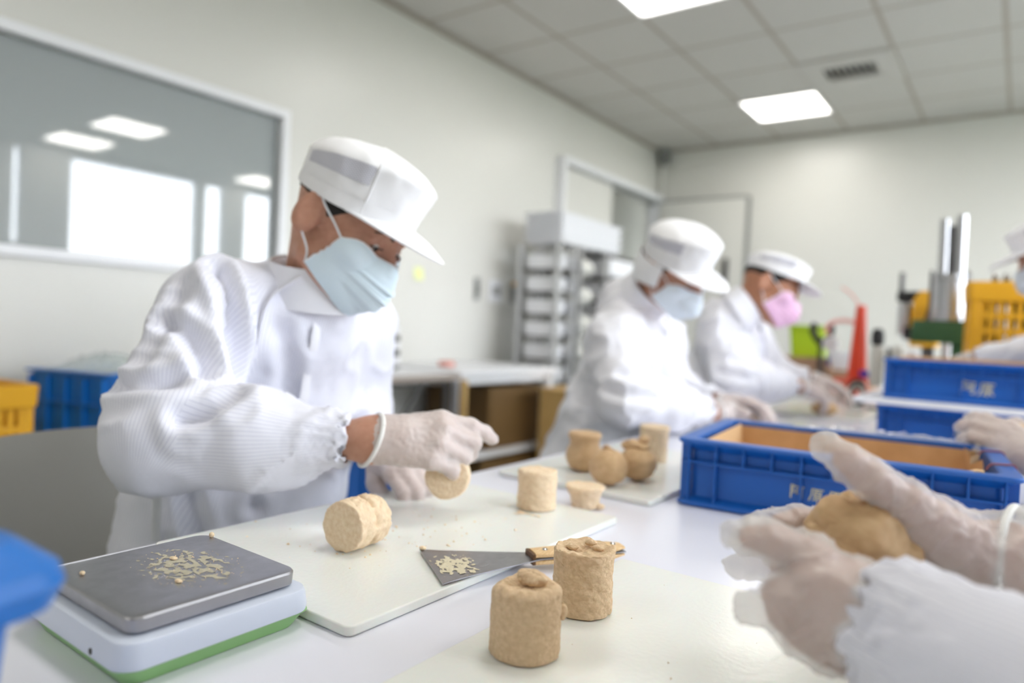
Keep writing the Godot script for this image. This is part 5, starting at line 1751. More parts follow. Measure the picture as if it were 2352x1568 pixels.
	for k in cg.v.size():
		var p := cg.v[k]
		var rid := 1.0 - absf(nz.get_noise_3dv(p)) * 2.2
		var e := amount * (0.9 * rid * rid * rid - 0.35) + amount * 0.42 * small.get_noise_3dv(p * Vector3(1, 0.7, 1))
		for c in creases:
			var line: PackedVector3Array = c[0]
			if line[0].distance_to(p) > 0.35:
				continue
			var dd := 1.0
			for i in line.size() - 1:
				dd = minf(dd, p.distance_squared_to(Geometry3D.get_closest_point_to_segment(p, line[i], line[i + 1])))
			dd = sqrt(dd)
			if dd < c[2] * 4.0:
				e += -c[1] * exp(-pow(dd / c[2], 2.0)) + 0.5 * absf(c[1]) * exp(-pow((dd - 2.0 * c[2]) / c[2], 2.0)) * signf(c[1])
		for w in gather:
			var rel: Vector3 = p - w.cuff
			var along := -rel.dot(w.out)
			if along > -0.02 and along < 0.06 and rel.length() < 0.10:
				var side: Vector3 = w.out.cross(Vector3.UP).normalized()
				e += 0.0032 * (1.0 - along / 0.06) * sin(20.0 * atan2(rel.dot(side), rel.dot(side.cross(w.out))) + 60.0 * along)
		cg.v[k] = p + nrm[k] * e
	cg.move(back)
	var ub := []
	for b in spec.uv:
		ub.append([b[0] - base, b[1] - base, b[2], b[3]])
	part("coat", skin_mesh(cg, ub), M.coat if spec.get("striped", true) else M.coat_plain, o)
	# stand-up collar round the neck, open in front
	var fx: Vector3 = (-(spec.head as Transform3D).basis.z * Vector3(1, 0, 1)).normalized()
	var rx := nd.cross(fx).normalized()
	var fw := rx.cross(nd).normalized()
	var cn: Vector3 = spec.neck - base
	var lift: float = spec.get("collar", 0.062)
	part("collar", Geo.new().slab(40, 8, 0.003, func(a, b):
		var ang: float = lerpf(0.06, TAU - 0.06, a)
		var dir: Vector3 = fw * cos(ang) + rx * sin(ang)
		var r: float = lerpf(0.083, 0.071, b) + 0.004 * sin(ang * 3.0 + 1.0)
		return cn + nd * (0.004 + lift * b - 0.020 * (0.5 + 0.5 * cos(ang)) * (1.0 - b * 0.2)) + dir * r).mesh(50), M.coat_plain, o)
	if spec.has("zip"):
		var z: Array = spec.zip.map(func(p): return cf.onto(p, 0.0025) - base)
		part("placket", Geo.new().tube(smooth_path(z, 5), 0.008, 8, 0.16).mesh(), M.coat_plain, o)
		part("zip_pull", Geo.new().box(z[0] + (z[1] - z[0]) * 0.28 + fw * 0.005, Vector3(0.004, 0.016, 0.004), 0.001).mesh(), M.dark_steel, o)
	for q in spec.get("seams", []):
		var z: Array = q.map(func(p): return cf.onto(p, 0.005) - base)
		part("seam_tape", Geo.new().tube(smooth_path(z, 6), 0.0075, 8, 0.25).mesh(), M.coat_plain, o)
	# gloves
	for w in spec.hands:
		if not w.get("glove", true):
			continue
		var gl := bone_geo(w.bones + w.get("glove_more", [[w.w + w.d * 0.012, w.w + w.d * 0.05, 0.0285, 0.027, 0.012]]), spec.get("hand_cell", 0.0035), 0.0016)
		var wn := noise(spec.get("seed", 400) + 7, 60.0, 2)
		var gn := gl.vertex_normals()
		for k in gl.v.size():
			var r := 1.0 - absf(wn.get_noise_3dv(gl.v[k]))
			gl.v[k] += gn[k] * (0.0012 * r * r * r + w.get("slack", 0.0) * pow(1.0 - absf(wn.get_noise_3dv(gl.v[k] * 0.45 + Vector3.ONE)), 6.0))
		part("glove", skin_mesh(gl.move(back)), w.get("glove_mat", M.glove), o)
		if w.has("roll"):
			var side: Vector3 = w.d.cross(w.n).normalized()
			var ring := PackedVector3Array()
			for k in 29:
				var a := TAU * k / 28
				ring.append(w.roll - base + (w.n * cos(a) * w.get("roll_n", 0.030) + side * sin(a) * w.get("roll_s", 0.036)) + w.d * w.get("roll_skew", 0.0) * cos(a))
			part("cuff_roll", Geo.new().tube(ring, 0.0032, 8).mesh(), M.glove_edge, o)
	# cap and mask
	cap_parts(o, frame, spec.get("cap_tall", 0.105), spec.get("cap_lift", 0.0), spec.get("brim", 0.070), spec.get("hood", false), spec.get("hat_tilt", 0.0))
	mask_parts(o, frame, spec.get("mask", M.mask_blue), spec.get("loops", true), hfield)
	# trousers and shoes below the table
	if spec.has("legs"):
		for l in spec.legs:
			part("trouser_leg", skin_mesh(bone_geo([[l[0], l[1], 0.085, 0.068, 0.02], [l[1], l[2], 0.066, 0.058, 0.02]], 0.018).move(back)), M.coat_plain, o)
			part("shoe", Geo.new().rbox(l[2] - base + Vector3(0.05, -l[2].y + 0.045, 0), Vector3(0.25, 0.085, 0.095), 0.04, 0.025).mesh(), M.white_plastic, o)
	return o


func stool(label: String, at: Vector3) -> void:
	var o := thing("stool", label, "stool", at)
	part("seat", Geo.new().lathe(PackedVector2Array([Vector2(0.02, 0.405), Vector2(0.165, 0.405), Vector2(0.172, 0.415), Vector2(0.165, 0.43), Vector2(0.02, 0.432)]), 28).mesh(), M.chair_plastic, o)
	for k in 4:
		var a := TAU * (k + 0.5) / 4
		part("leg", Geo.new().tube(PackedVector3Array([Vector3(cos(a) * 0.12, 0.405, sin(a) * 0.12), Vector3(cos(a) * 0.19, 0.0, sin(a) * 0.19)]), 0.013, 8).mesh(), M.steel, o)


func pose(at: Vector3, right: Vector3, up: Vector3) -> Transform3D:
	var x := right.normalized()
	var y := (up - x * up.dot(x)).normalized()
	return Transform3D(Basis(x, y, x.cross(y)), at)


func cloth_materials() -> void:
	var im := Image.create(64, 4, false, Image.FORMAT_RGB8)
	im.fill(Color(1, 1, 1))
	for k in 9:
		var c := 0.86 if k > 1 and k < 7 else 0.94
		im.fill_rect(Rect2i(28 + k, 0, 1, 4), Color(c, c, c + 0.03))
	var stripes := ImageTexture.create_from_image(im)
	var coat := mat("coat", rgb(234, 235, 245), 0.62, 0.0, {"rim_enabled": true, "rim": 0.25})
	coat.albedo_texture = stripes
	coat.uv1_scale = Vector3(1.0 / 0.0056, 1.0, 1.0)
	mat("coat_plain", rgb(238, 238, 244), 0.65, 0.0, {"rim_enabled": true, "rim": 0.25})
	mat("mask_blue", rgb(222, 239, 248), 0.75)
	mat("mask_pale", rgb(226, 236, 245), 0.75)
	mat("mask_pink", rgb(240, 196, 226), 0.75)
	mat("glove", Color(0.95, 0.93, 0.92, 0.58), 0.38, 0.0, {"transparency": BaseMaterial3D.TRANSPARENCY_ALPHA})
	mat("glove_clear", Color(0.96, 0.95, 0.94, 0.46), 0.30, 0.0, {"transparency": BaseMaterial3D.TRANSPARENCY_ALPHA})
	mat("glove_edge", Color(0.96, 0.96, 0.95, 0.9), 0.4, 0.0, {"transparency": BaseMaterial3D.TRANSPARENCY_ALPHA})


func people() -> void:
	cloth_materials()
	var up := Vector3.UP
	# ---- nearest worker
	var wr := Vector3(-0.727, 0.868, -0.668)
	var rh := hand_bones(wr, Vector3(0.78, 0.06, -0.60), Vector3(0.42, 0.66, 0.62), true, [[26, 22, 12], [38, 64, 30], [44, 66, 32], [40, 40, 22]], [0.08, 0.0, -0.03, -0.12], [Vector3(0.75, 0.35, -0.75), Vector3(0.75, -0.1, -0.8), Vector3(0.7, -0.25, -0.7)], 1.07)
	rh.wrist = [[Vector3(-0.86, 0.862, -0.56), wr, 0.032, 0.026, 0.02], [wr, wr + rh.d * 0.03, 0.026, 0.025, 0.02]]
	rh.cuff = Vector3(-0.762, 0.867, -0.640)
	rh.out = (wr - Vector3(-0.95, 0.86, -0.485)).normalized()
	rh.roll = wr + rh.d * 0.004
	rh.roll_skew = 0.022
	rh.roll_n = 0.034
	var wl := Vector3(-0.875, 0.812, -0.835)
	var lh := hand_bones(wl, Vector3(0.86, -0.12, 0.25), Vector3(-0.1, 0.9, 0.2), false, [[30, 40, 20], [34, 44, 24], [36, 46, 24], [36, 46, 24]], [0.05, 0.0, -0.03, -0.08], [Vector3(0.8, 0.5, -0.5), Vector3(0.9, 0.1, -0.4), Vector3(0.9, 0.0, -0.3)])
	lh.wrist = [[Vector3(-1.02, 0.835, -0.91), wl, 0.032, 0.026, 0.02]]
	lh.cuff = wl - lh.d * 0.03
	lh.out = lh.d
	lh.roll = wl + lh.d * 0.012
	var head := pose(Vector3(-0.889, 1.182, -0.746), Vector3(0.297, 0.071, 0.952), Vector3(0.413, 0.8875, -0.195))
	var neck := Vector3(-0.944, 1.066, -0.742)
	var fwd := Vector3(0.95, -0.3, 0.05).normalized()
	var sr := Vector3(-1.005, 1.035, -0.600)
	var er := Vector3(-0.945, 0.862, -0.490)
	var cr := Vector3(-0.762, 0.867, -0.638)
	var sl := Vector3(-1.040, 1.020, -0.905)
	var el := Vector3(-1.085, 0.840, -0.955)
	person("person", "man in striped white coat and pale blue mask bent over the near board", {
		"base": Vector3(-1.15, 0.0, -0.75), "head": head, "neck": neck, "cell": 0.008, "head_cell": 0.0034, "hand_cell": 0.0032, "seed": 410, "rumple": 0.007, "tan": false,
		"core": [[neck, Vector3(-1.09, 0.93, -0.75), 0.055, 0.07, 0.05], [Vector3(-1.09, 0.93, -0.75), Vector3(-1.18, 0.60, -0.75), 0.07, 0.09, 0.05], [sr, sl, 0.045, 0.045, 0.05], [sr, er, 0.045, 0.04, 0.03], [er, wr, 0.04, 0.028, 0.02], [sl, el, 0.045, 0.04, 0.03], [el, wl, 0.04, 0.028, 0.02]],
		"hands": [rh, lh],
		"coat": [
			[Vector3(-1.075, 0.935, -0.75), Vector3(-1.13, 0.72, -0.745), 0.175, 0.185, 0.05, fwd, 0.72], [Vector3(-1.13, 0.72, -0.745), Vector3(-1.17, 0.615, -0.745), 0.19, 0.20, 0.06, fwd, 0.80],
			[sr + Vector3(0, 0, -0.02), sl + Vector3(0, 0, 0.02), 0.078, 0.078, 0.07], [neck + Vector3(-0.04, -0.03, 0), neck + Vector3(0.0, 0.015, 0), 0.095, 0.074, 0.05],
			[sr, er, 0.080, 0.070, 0.035], [er, er.lerp(cr, 0.55), 0.066, 0.064, 0.03], [er.lerp(cr, 0.55), cr, 0.064, 0.041, 0.025], [er + Vector3(-0.008, -0.030, 0.010), er.lerp(cr, 0.8) + Vector3(0, -0.032, 0), 0.042, 0.026, 0.03],
			[sl, el, 0.078, 0.072, 0.05], [el, Vector3(-0.915, 0.818, -0.875), 0.066, 0.042, 0.03],
			[Vector3(-1.15, 0.55, -0.65), Vector3(-0.86, 0.54, -0.63), 0.10, 0.085, 0.05], [Vector3(-1.15, 0.55, -0.85), Vector3(-0.86, 0.54, -0.86), 0.10, 0.085, 0.05],
		],
		"uv": [[Vector3(-1.02, 1.10, -0.75), Vector3(-1.17, 0.45, -0.75), 0.19, fwd], [sr, er, 0.085, up.cross(fwd)], [er, cr, 0.070, up], [sl, el, 0.08, up.cross(fwd)], [el, wl, 0.06, up]],
		"creases": [
			[[Vector3(-0.954, 1.115, -0.569), Vector3(-0.918, 1.066, -0.569), Vector3(-0.911, 1.004, -0.573), Vector3(-0.912, 0.945, -0.571)], 0.0224, 0.012],
			[[Vector3(-0.961, 1.038, -0.475), Vector3(-0.922, 1.017, -0.503), Vector3(-0.899, 0.985, -0.519), Vector3(-0.886, 0.958, -0.516)], 0.0160, 0.011],
			[[Vector3(-0.973, 0.935, -0.439), Vector3(-0.906, 0.952, -0.451), Vector3(-0.875, 0.968, -0.474)], 0.0176, 0.011],
			[[Vector3(-0.853, 0.906, -0.464), Vector3(-0.832, 0.927, -0.480), Vector3(-0.834, 0.944, -0.528)], 0.0160, 0.011],
			[[Vector3(-0.97, 1.08, -0.52), Vector3(-0.96, 1.02, -0.48), Vector3(-0.955, 0.97, -0.46)], 0.0096, 0.012],
			[[Vector3(-0.901, 0.782, -0.636), Vector3(-0.927, 0.728, -0.653)], 0.0160, 0.012],
			[[Vector3(-0.87, 0.90, -0.56), Vector3(-0.85, 0.88, -0.60), Vector3(-0.83, 0.875, -0.62)], 0.0080, 0.009],
			[[Vector3(-0.94, 1.02, -0.66), Vector3(-0.92, 0.95, -0.68), Vector3(-0.91, 0.88, -0.70)], 0.0096, 0.014],
			[[Vector3(-0.98, 0.80, -0.53), Vector3(-1.0, 0.74, -0.55), Vector3(-0.99, 0.68, -0.57)], 0.0160, 0.014],
		],
		"zip": [Vector3(-0.905, 1.045, -0.715), Vector3(-0.903, 1.0, -0.71), Vector3(-0.92, 0.92, -0.72), Vector3(-0.95, 0.80, -0.73)],
		"seams": [[Vector3(-0.893, 1.100, -0.668), Vector3(-0.897, 1.075, -0.640), Vector3(-0.907, 1.04, -0.622), Vector3(-0.915, 0.985, -0.612)], [Vector3(-0.992, 0.775, -0.508), Vector3(-1.02, 0.73, -0.506), Vector3(-1.047, 0.675, -0.502)]],
		"cap_tall": 0.116, "brim": 0.066,
		"legs": [[Vector3(-1.10, 0.50, -0.64), Vector3(-0.74, 0.49, -0.62), Vector3(-0.72, 0.08, -0.62)], [Vector3(-1.10, 0.50, -0.86), Vector3(-0.74, 0.49, -0.88), Vector3(-0.72, 0.08, -0.88)]],
	})
	# ---- second worker, third worker: the same build, other poses
	_seated("woman in a white coat with a hooded cap and pale mask, second along the table", "woman", pose(Vector3(-0.823, 1.216, -1.887), Vector3(-0.2315, -0.1584, 0.9599), Vector3(0.4401, 0.8629, 0.2485)), {
		"sr": Vector3(-0.950, 1.010, -1.800), "er": Vector3(-0.880, 0.850, -1.745), "cr": Vector3(-0.730, 0.822, -1.955), "wr": Vector3(-0.708, 0.818, -1.980), "rd": Vector3(0.52, 0.05, -0.80), "rn": Vector3(0.1, 0.75, 0.55),
		"sl": Vector3(-0.955, 1.020, -2.110), "el": Vector3(-0.915, 0.850, -2.160), "cl": Vector3(-0.755, 0.835, -2.095), "wl": Vector3(-0.728, 0.832, -2.082), "ld": Vector3(0.92, 0.10, 0.08), "ln": Vector3(-0.1, 0.9, -0.3), "seed": 420, "striped": false,
		"hood": true, "cap_tall": 0.128, "brim": 0.066, "mask": M.mask_pale, "loops": true})
	stool("grey stool under the hooded second worker", Vector3(-1.14, 0, -1.95))
	_seated("man in white coat, flat white cap and pink mask, farthest along the table", "man", pose(Vector3(-0.730, 1.209, -2.499), Vector3(0.2963, 0.1798, 0.938), Vector3(0.28, 0.9226, -0.2653)), {
		"sr": Vector3(-0.865, 1.035, -2.450), "er": Vector3(-0.800, 0.885, -2.400), "cr": Vector3(-0.665, 0.872, -2.615), "wr": Vector3(-0.642, 0.868, -2.645), "rd": Vector3(0.58, -0.22, -0.78), "rn": Vector3(0.3, 0.85, 0.3),
		"sl": Vector3(-0.875, 1.040, -2.760), "el": Vector3(-0.790, 0.900, -2.870), "cl": Vector3(-0.690, 0.892, -2.905), "wl": Vector3(-0.665, 0.886, -2.915), "ld": Vector3(0.90, -0.22, -0.10), "ln": Vector3(0.2, 0.9, -0.1), "seed": 430, "striped": false,
		"lean": 0.20, "hood": false, "cap_tall": 0.088, "cap_lift": 0.014, "brim": 0.058, "mask": M.mask_pink, "loops": true, "tan": true})
	stool("grey stool under the pink masked worker", Vector3(-1.05, 0, -2.60))
	var dough := thing("soap_lump", "brown soap lump pressed under the pink masked worker's fingers", "soap", Vector3(-0.585, 0.7608, -2.80))
	part("lump", ball_mesh(440, 0.036, 0.006, 1.3, 0.7), M.dough_smooth, dough)
	dough = thing("soap_ball", "soap ball between the hooded second worker's hands", "soap", Vector3(-0.648, 0.7608 - 0.0105, -2.085))
	part("lump", ball_mesh(441, 0.033, 0.004, 1.05, 1.0), M.dough_smooth, dough)

	# ---- the pair of hands in front, their owner beyond the right edge
	var fr := {"w": Vector3(-0.002, 0.875, -0.650), "d": Vector3(-0.93, 0.05, 0.30).normalized(), "n": Vector3(0.2, -0.2, -0.95).normalized(), "glove_mat": M.glove_clear, "slack": 0.003}
	var q := func(x: float, y: float, z: float) -> Vector3: return Vector3(x, y, z)
	fr.bones = [
		[fr.w, q.call(-0.095, 0.884, -0.622), 0.021, 0.0135, 0.014], [fr.w + q.call(-0.004, -0.006, 0.0), q.call(-0.092, 0.866, -0.634), 0.021, 0.0135, 0.014], [fr.w + q.call(-0.004, -0.012, 0.0), q.call(-0.087, 0.849, -0.643), 0.020, 0.013, 0.014], [fr.w + q.call(-0.004, -0.018, 0.0), q.call(-0.079, 0.835, -0.649), 0.018, 0.012, 0.014],
		[q.call(-0.008, 0.874, -0.638), q.call(-0.055, 0.905, -0.596), 0.024, 0.018, 0.016],
		[q.call(-0.040, 0.896, -0.607), q.call(-0.063, 0.921, -0.577), 0.0185, 0.0132, 0.012], [q.call(-0.063, 0.921, -0.577), q.call(-0.084, 0.940, -0.555), 0.0128, 0.0112, 0.006], [q.call(-0.084, 0.940, -0.555), q.call(-0.098, 0.951, -0.545), 0.0112, 0.0088, 0.006],
		[q.call(-0.095, 0.884, -0.622), q.call(-0.119, 0.890, -0.603), 0.0100, 0.0092, 0.008], [q.call(-0.119, 0.890, -0.603), q.call(-0.136, 0.8915, -0.590), 0.0092, 0.0086, 0.006], [q.call(-0.136, 0.8915, -0.590), q.call(-0.149, 0.890, -0.577), 0.0086, 0.0066, 0.006],
		[q.call(-0.092, 0.866, -0.634), q.call(-0.119, 0.873, -0.610), 0.0100, 0.0092, 0.008], [q.call(-0.119, 0.873, -0.610), q.call(-0.137, 0.874, -0.596), 0.0092, 0.0086, 0.006], [q.call(-0.137, 0.874, -0.596), q.call(-0.151, 0.874, -0.582), 0.0086, 0.0068, 0.006],
		[q.call(-0.087, 0.849, -0.643), q.call(-0.111, 0.853, -0.620), 0.0096, 0.0088, 0.008], [q.call(-0.111, 0.853, -0.620), q.call(-0.134, 0.855, -0.597), 0.0088, 0.0082, 0.006], [q.call(-0.134, 0.855, -0.597), q.call(-0.150, 0.853, -0.582), 0.0082, 0.0066, 0.006],
		[q.call(-0.079, 0.835, -0.649), q.call(-0.080, 0.840, -0.618), 0.0092, 0.0084, 0.008], [q.call(-0.080, 0.840, -0.618), q.call(-0.066, 0.847, -0.603), 0.0082, 0.0076, 0.006], [q.call(-0.066, 0.847, -0.603), q.call(-0.053, 0.862, -0.600), 0.0076, 0.0064, 0.006],
	]
	# slack finger ends of the glove and its loose cuff
	fr.glove_more = [[q.call(-0.098, 0.951, -0.545), q.call(-0.110, 0.960, -0.537), 0.0105, 0.0068, 0.006], [q.call(-0.149, 0.890, -0.577), q.call(-0.161, 0.888, -0.560), 0.0078, 0.0068, 0.005], [q.call(-0.151, 0.874, -0.582), q.call(-0.170, 0.874, -0.559), 0.0085, 0.0082, 0.005], [q.call(-0.150, 0.853, -0.582), q.call(-0.174, 0.853, -0.555), 0.0084, 0.0074, 0.005], [q.call(-0.026, 0.878, -0.640), q.call(0.003, 0.872, -0.652), 0.028, 0.043, 0.012]]
	fr.wrist = [[fr.w, q.call(0.10, 0.85, -0.71), 0.026, 0.034, 0.02]]
	fr.cuff = q.call(0.014, 0.868, -0.662)
	fr.out = q.call(-0.286, 0.026, 0.178).normalized()
	fr.roll = q.call(0.003, 0.872, -0.652)
	fr.roll_n = 0.043
	fr.roll_s = 0.044
	var fl := {"w": Vector3(-0.024, 0.842, -0.486), "d": Vector3(-0.92, 0.38, 0.05).normalized(), "n": Vector3(0.35, 0.30, 0.88).normalized(), "glove_mat": M.glove_clear, "slack": 0.004}
	fl.bones = [
		[fl.w + q.call(0.0, 0.006, -0.004), q.call(-0.098, 0.880, -0.483), 0.021, 0.0125, 0.014], [fl.w, q.call(-0.096, 0.870, -0.482), 0.021, 0.0125, 0.014], [fl.w + q.call(0.0, -0.004, 0.0), q.call(-0.089, 0.859, -0.482), 0.020, 0.012, 0.014], [fl.w + q.call(0.0, -0.008, 0.0), q.call(-0.080, 0.849, -0.484), 0.018, 0.0115, 0.014],
		[fl.w + q.call(-0.008, 0.010, -0.010), q.call(-0.078, 0.872, -0.505), 0.022, 0.0165, 0.014],
		[q.call(-0.078, 0.872, -0.505), q.call(-0.106, 0.8915, -0.494), 0.0165, 0.0112, 0.010], [q.call(-0.106, 0.8915, -0.494), q.call(-0.127, 0.899, -0.485), 0.0110, 0.0100, 0.006], [q.call(-0.127, 0.899, -0.485), q.call(-0.143, 0.900, -0.480), 0.0100, 0.0074, 0.006],
		[q.call(-0.098, 0.880, -0.483), q.call(-0.120, 0.868, -0.473), 0.0108, 0.0098, 0.008], [q.call(-0.120, 0.868, -0.473), q.call(-0.115, 0.850, -0.492), 0.0096, 0.0086, 0.006], [q.call(-0.115, 0.850, -0.492), q.call(-0.102, 0.847, -0.510), 0.0086, 0.0070, 0.006],
		[q.call(-0.096, 0.870, -0.482), q.call(-0.116, 0.855, -0.476), 0.0104, 0.0096, 0.008], [q.call(-0.116, 0.855, -0.476), q.call(-0.109, 0.840, -0.496), 0.0094, 0.0086, 0.006], [q.call(-0.109, 0.840, -0.496), q.call(-0.094, 0.839, -0.514), 0.0086, 0.0070, 0.006],
		[q.call(-0.089, 0.859, -0.482), q.call(-0.105, 0.844, -0.480), 0.0100, 0.0092, 0.008], [q.call(-0.105, 0.844, -0.480), q.call(-0.096, 0.831, -0.498), 0.0090, 0.0082, 0.006], [q.call(-0.096, 0.831, -0.498), q.call(-0.082, 0.833, -0.513), 0.0082, 0.0066, 0.006],
		[q.call(-0.080, 0.849, -0.484), q.call(-0.092, 0.836, -0.484), 0.0092, 0.0084, 0.008], [q.call(-0.092, 0.836, -0.484), q.call(-0.083, 0.827, -0.499), 0.0080, 0.0074, 0.006], [q.call(-0.083, 0.827, -0.499), q.call(-0.071, 0.831, -0.510), 0.0074, 0.0060, 0.006],
	]
	fl.glove_more = [[q.call(-0.143, 0.900, -0.480), q.call(-0.150, 0.9005, -0.4785), 0.0082, 0.0070, 0.005], [q.call(-0.116, 0.862, -0.472), q.call(-0.135, 0.8565, -0.4665), 0.0092, 0.0086, 0.004], [q.call(-0.100, 0.847, -0.478), q.call(-0.113, 0.8435, -0.476), 0.0090, 0.0076, 0.004]]
	fl.wrist = [[fl.w, q.call(0.16, 0.825, -0.40), 0.026, 0.034, 0.02]]
	fl.cuff = q.call(-0.048, 0.855, -0.492)
	fl.out = q.call(-0.308, 0.023, -0.147).normalized()
	_seated("pair of gloved hands kneading a soap lump, in front at the lower right", "woman", pose(q.call(0.40, 1.27, -0.62), q.call(0.0, 0.05, -1.0), q.call(-0.40, 0.91, 0.0)), {"face": -1.0, "hands": [fr, fl], "cell": 0.009, "hand_cell": 0.0027, "rumple": 0.005,
		"sr": q.call(0.50, 1.03, -0.82), "er": q.call(0.30, 0.84, -0.84), "cr": q.call(0.014, 0.866, -0.662), "wr": fr.w, "rd": fr.d, "rn": fr.n,
		"sl": q.call(0.52, 1.03, -0.46), "el": q.call(0.26, 0.832, -0.345), "cl": q.call(-0.048, 0.855, -0.492), "cuff_r": 0.045, "wl": fl.w, "ld": fl.d, "ln": fl.n, "seed": 450})
	stool("grey stool under the person beyond the right edge", q.call(0.68, 0, -0.66))
	var lump := thing("soap_lump", "creased tan soap lump held between the gloved hands in front", "soap", q.call(-0.0885, 0.886, -0.571))
	var ln := noise(452, 24.0, 3)
	var folds := noise(453, 16.0, 2)
	var lumpy := Geo.new().sheet(56, 36, func(a, b):
		var dir := Vector3(cos(a * TAU) * sin(b * PI), cos(b * PI), sin(a * TAU) * sin(b * PI))
		var p: Vector3 = dir * Vector3(0.0430, 0.0335, 0.033)
		var crease := absf(folds.get_noise_3dv(p * Vector3(1, 1.6, 1)))
		p *= 1.0 + 0.22 * ln.get_noise_3dv(p) - 0.10 * maxf(0.0, 1.0 - crease / 0.10)
		return p)
	part("lump", lumpy.mesh(70), M.dough_smooth, lump).rotation = Vector3(0.1, deg_to_rad(36), deg_to_rad(-40))
	# ---- hands beyond the open crate, and a worker at the right edge
	_seated("gloved hands rolling soap at the right edge, just behind the open crate", "person", pose(q.call(0.42, 1.28, -1.56), q.call(0.0, 0.05, -1.0), q.call(-0.40, 0.91, 0.0)), {"face": -1.0, "striped": false,
		"sr": q.call(0.52, 1.03, -1.76), "er": q.call(0.34, 0.86, -1.80), "cr": q.call(0.110, 0.868, -1.610), "wr": q.call(0.085, 0.872, -1.590), "rd": q.call(-0.96, 0.16, 0.12), "rn": q.call(0.10, 0.80, -0.45),
		"sl": q.call(0.54, 1.03, -1.40), "el": q.call(0.30, 0.83, -1.36), "cl": q.call(0.075, 0.815, -1.455), "wl": q.call(0.060, 0.838, -1.475), "ld": q.call(-0.88, 0.42, -0.20), "ln": q.call(0.30, 0.40, 0.86), "seed": 460, "hand_cell": 0.0034})
	stool("grey stool under the worker behind the open crate", q.call(0.72, 0, -1.58))
	lump = thing("soap_ball", "soap ball in the gloved hands at the right edge", "soap", q.call(-0.005, 0.845, -1.530))
	part("lump", ball_mesh(462, 0.031, 0.004, 1.1, 1.0), M.dough_smooth, lump)
	_seated("worker in white cap cut off by the right edge, arm resting behind the stacked crates", "person", pose(q.call(0.078, 1.335, -2.72), q.call(0.0, 0.04, -1.0), q.call(-0.38, 0.92, 0.0)), {"face": -1.0, "striped": false, "hip": 0.86, "stand": true, "lean": 0.32, "hair_cut": 0.07,
		"sr": q.call(0.20, 1.17, -2.93), "er": q.call(0.16, 1.02, -3.00), "cr": q.call(-0.02, 0.99, -2.86), "wr": q.call(-0.04, 0.985, -2.845), "rd": q.call(-0.95, -0.1, 0.25), "rn": q.call(0.0, 0.95, 0.1),
		"mask": M.mask_pale, "sl": q.call(0.20, 1.17, -2.57), "el": q.call(0.15, 1.06, -2.69), "cl": q.call(-0.100, 1.005, -2.775), "wl": q.call(-0.122, 0.998, -2.785), "ld": q.call(-0.95, -0.35, -0.1), "ln": q.call(-0.1, 0.95, 0.1), "seed": 470})


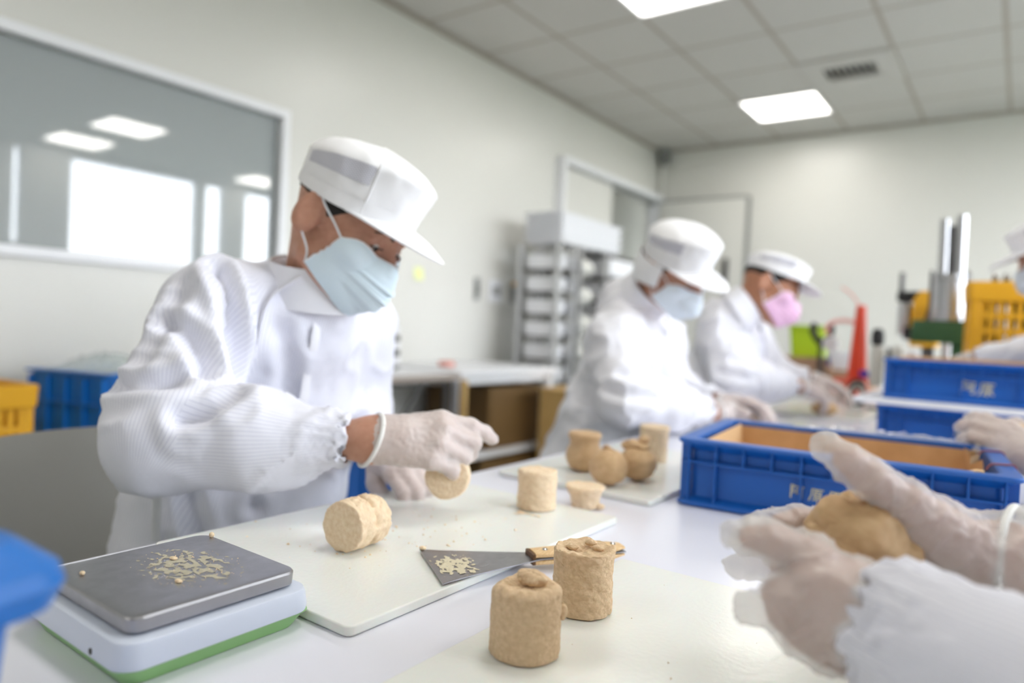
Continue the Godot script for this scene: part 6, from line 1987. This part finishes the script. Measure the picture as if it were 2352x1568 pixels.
# a worker seated at the left of the table, from the head and the joints of both arms
func _seated(label: String, _kind: String, head: Transform3D, s: Dictionary) -> void:
	var up := Vector3.UP
	var neck: Vector3 = head * Vector3(0, -0.118, 0.062)
	var face: float = s.get("face", 1.0)                 # +1 looks along x, -1 against it
	var m := Vector3(face, 1, 1)
	var hip: Vector3 = Vector3((s.sr.x + s.sl.x) / 2 - s.get("lean", 0.12) * face, s.get("hip", 0.60), (s.sr.z + s.sl.z) / 2)
	var chest: Vector3 = (s.sr + s.sl) / 2 + Vector3(-0.025 * face, -0.11, 0)
	var fwd := Vector3(0.95 * face, -0.3, 0.05).normalized()
	var rh := hand_bones(s.wr, s.rd, s.rn, true, [[22, 26, 14], [26, 30, 16], [28, 34, 18], [30, 36, 18]], [0.05, 0.0, -0.03, -0.08], [Vector3(0.75, 0.6, -0.35), Vector3(0.9, 0.2, -0.35), Vector3(0.9, 0.0, -0.3)])
	rh.wrist = [[s.er.lerp(s.wr, 0.6), s.wr, 0.03, 0.026, 0.02]]
	rh.cuff = s.cr
	rh.out = (s.wr - s.er).normalized()
	rh.roll = s.wr + rh.d * 0.012
	var lh := hand_bones(s.wl, s.ld, s.ln, false, [[20, 24, 14], [24, 28, 16], [26, 32, 18], [30, 36, 18]], [0.05, 0.0, -0.03, -0.08], [Vector3(0.75, 0.6, -0.35), Vector3(0.9, 0.2, -0.35), Vector3(0.9, 0.0, -0.3)])
	lh.wrist = [[s.el.lerp(s.wl, 0.6), s.wl, 0.03, 0.026, 0.02]]
	lh.cuff = s.cl
	lh.out = (s.wl - s.el).normalized()
	lh.roll = s.wl + lh.d * 0.012
	var spec := {
		"base": Vector3(hip.x, 0, hip.z), "head": head, "neck": neck, "cell": 0.011, "head_cell": 0.0045, "hand_cell": 0.0038, "rumple": 0.013,
		"core": [[neck, chest + m * Vector3(-0.03, 0, 0), 0.055, 0.07, 0.05], [chest + m * Vector3(-0.03, 0, 0), hip, 0.07, 0.09, 0.05], [s.sr, s.sl, 0.045, 0.045, 0.05], [s.sr, s.er, 0.045, 0.04, 0.03], [s.er, s.wr, 0.04, 0.028, 0.02], [s.sl, s.el, 0.045, 0.04, 0.03], [s.el, s.wl, 0.04, 0.028, 0.02]],
		"hands": [rh, lh],
		"coat": [
			[chest, chest.lerp(hip, 0.5), 0.178, 0.185, 0.05, fwd, 0.74], [chest.lerp(hip, 0.5), hip, 0.185, 0.20, 0.06, fwd, 0.82],
			[s.sr, s.sl, 0.075, 0.075, 0.07], [neck + m * Vector3(-0.04, -0.03, 0), neck, 0.095, 0.074, 0.05],
			[s.sr, s.er, 0.080, 0.074, 0.035], [s.er, s.er.lerp(s.cr, 0.6), 0.072, 0.066, 0.03], [s.er.lerp(s.cr, 0.6), s.cr, 0.066, 0.041, 0.025],
			[s.sl, s.el, 0.078, 0.070, 0.05], [s.el, s.cl, 0.066, s.get("cuff_r", 0.041), 0.03],
		],
		"uv": [[neck, hip, 0.19, fwd], [s.sr, s.er, 0.085, up.cross(fwd)], [s.er, s.cr, 0.070, up], [s.sl, s.el, 0.08, up.cross(fwd)], [s.el, s.cl, 0.06, up]],
		"creases": [[[s.sr + m * Vector3(0.07, 0.02, -0.03), s.sr + m * Vector3(0.08, -0.06, -0.04), s.sr + m * Vector3(0.07, -0.13, -0.04)], 0.014, 0.016], [[s.er + m * Vector3(0.02, 0.075, 0.06), s.er + m * Vector3(0.06, 0.07, 0.02), s.er + m * Vector3(0.08, 0.06, -0.04)], 0.013, 0.014], [[s.er + m * Vector3(-0.02, 0.03, 0.08), s.er + m * Vector3(0.04, 0.02, 0.07), s.er + m * Vector3(0.07, 0.01, 0.0)], 0.011, 0.014], [[chest + m * Vector3(0.12, 0.08, 0.06), chest + m * Vector3(0.13, -0.05, 0.07), chest + m * Vector3(0.08, -0.18, 0.08)], 0.010, 0.018]],
		"zip": [neck + m * Vector3(0.085, -0.02, 0.0), chest + m * Vector3(0.14, 0.06, 0.0), chest + m * Vector3(0.12, -0.08, 0.0)],
		"legs": [[hip + m * Vector3(0.04, -0.07, 0.11), hip + m * Vector3(0.40, -0.08, 0.12), Vector3(hip.x + 0.40 * face, 0.08, hip.z + 0.12)], [hip + m * Vector3(0.04, -0.07, -0.11), hip + m * Vector3(0.40, -0.08, -0.12), Vector3(hip.x + 0.40 * face, 0.08, hip.z - 0.12)]],
	}
	if s.get("stand", false):
		for z in [-0.1, 0.1]:
			spec.coat.append([hip + Vector3(0, 0, z * 0.6), Vector3(hip.x, 0.52, hip.z + z), 0.13, 0.12, 0.06])
		spec.legs = [[hip + Vector3(0, -0.1, 0.1), Vector3(hip.x, 0.47, hip.z + 0.1), Vector3(hip.x, 0.08, hip.z + 0.1)], [hip + Vector3(0, -0.1, -0.1), Vector3(hip.x, 0.47, hip.z - 0.1), Vector3(hip.x, 0.08, hip.z - 0.1)]]
	else:
		for z in [-0.11, 0.11]:
			spec.coat.append([hip + m * Vector3(0.03, -0.06, z), hip + m * Vector3(0.30, -0.07, z * 1.15), 0.10, 0.085, 0.05])
	spec.merge(s, true)
	person("person", label, spec)
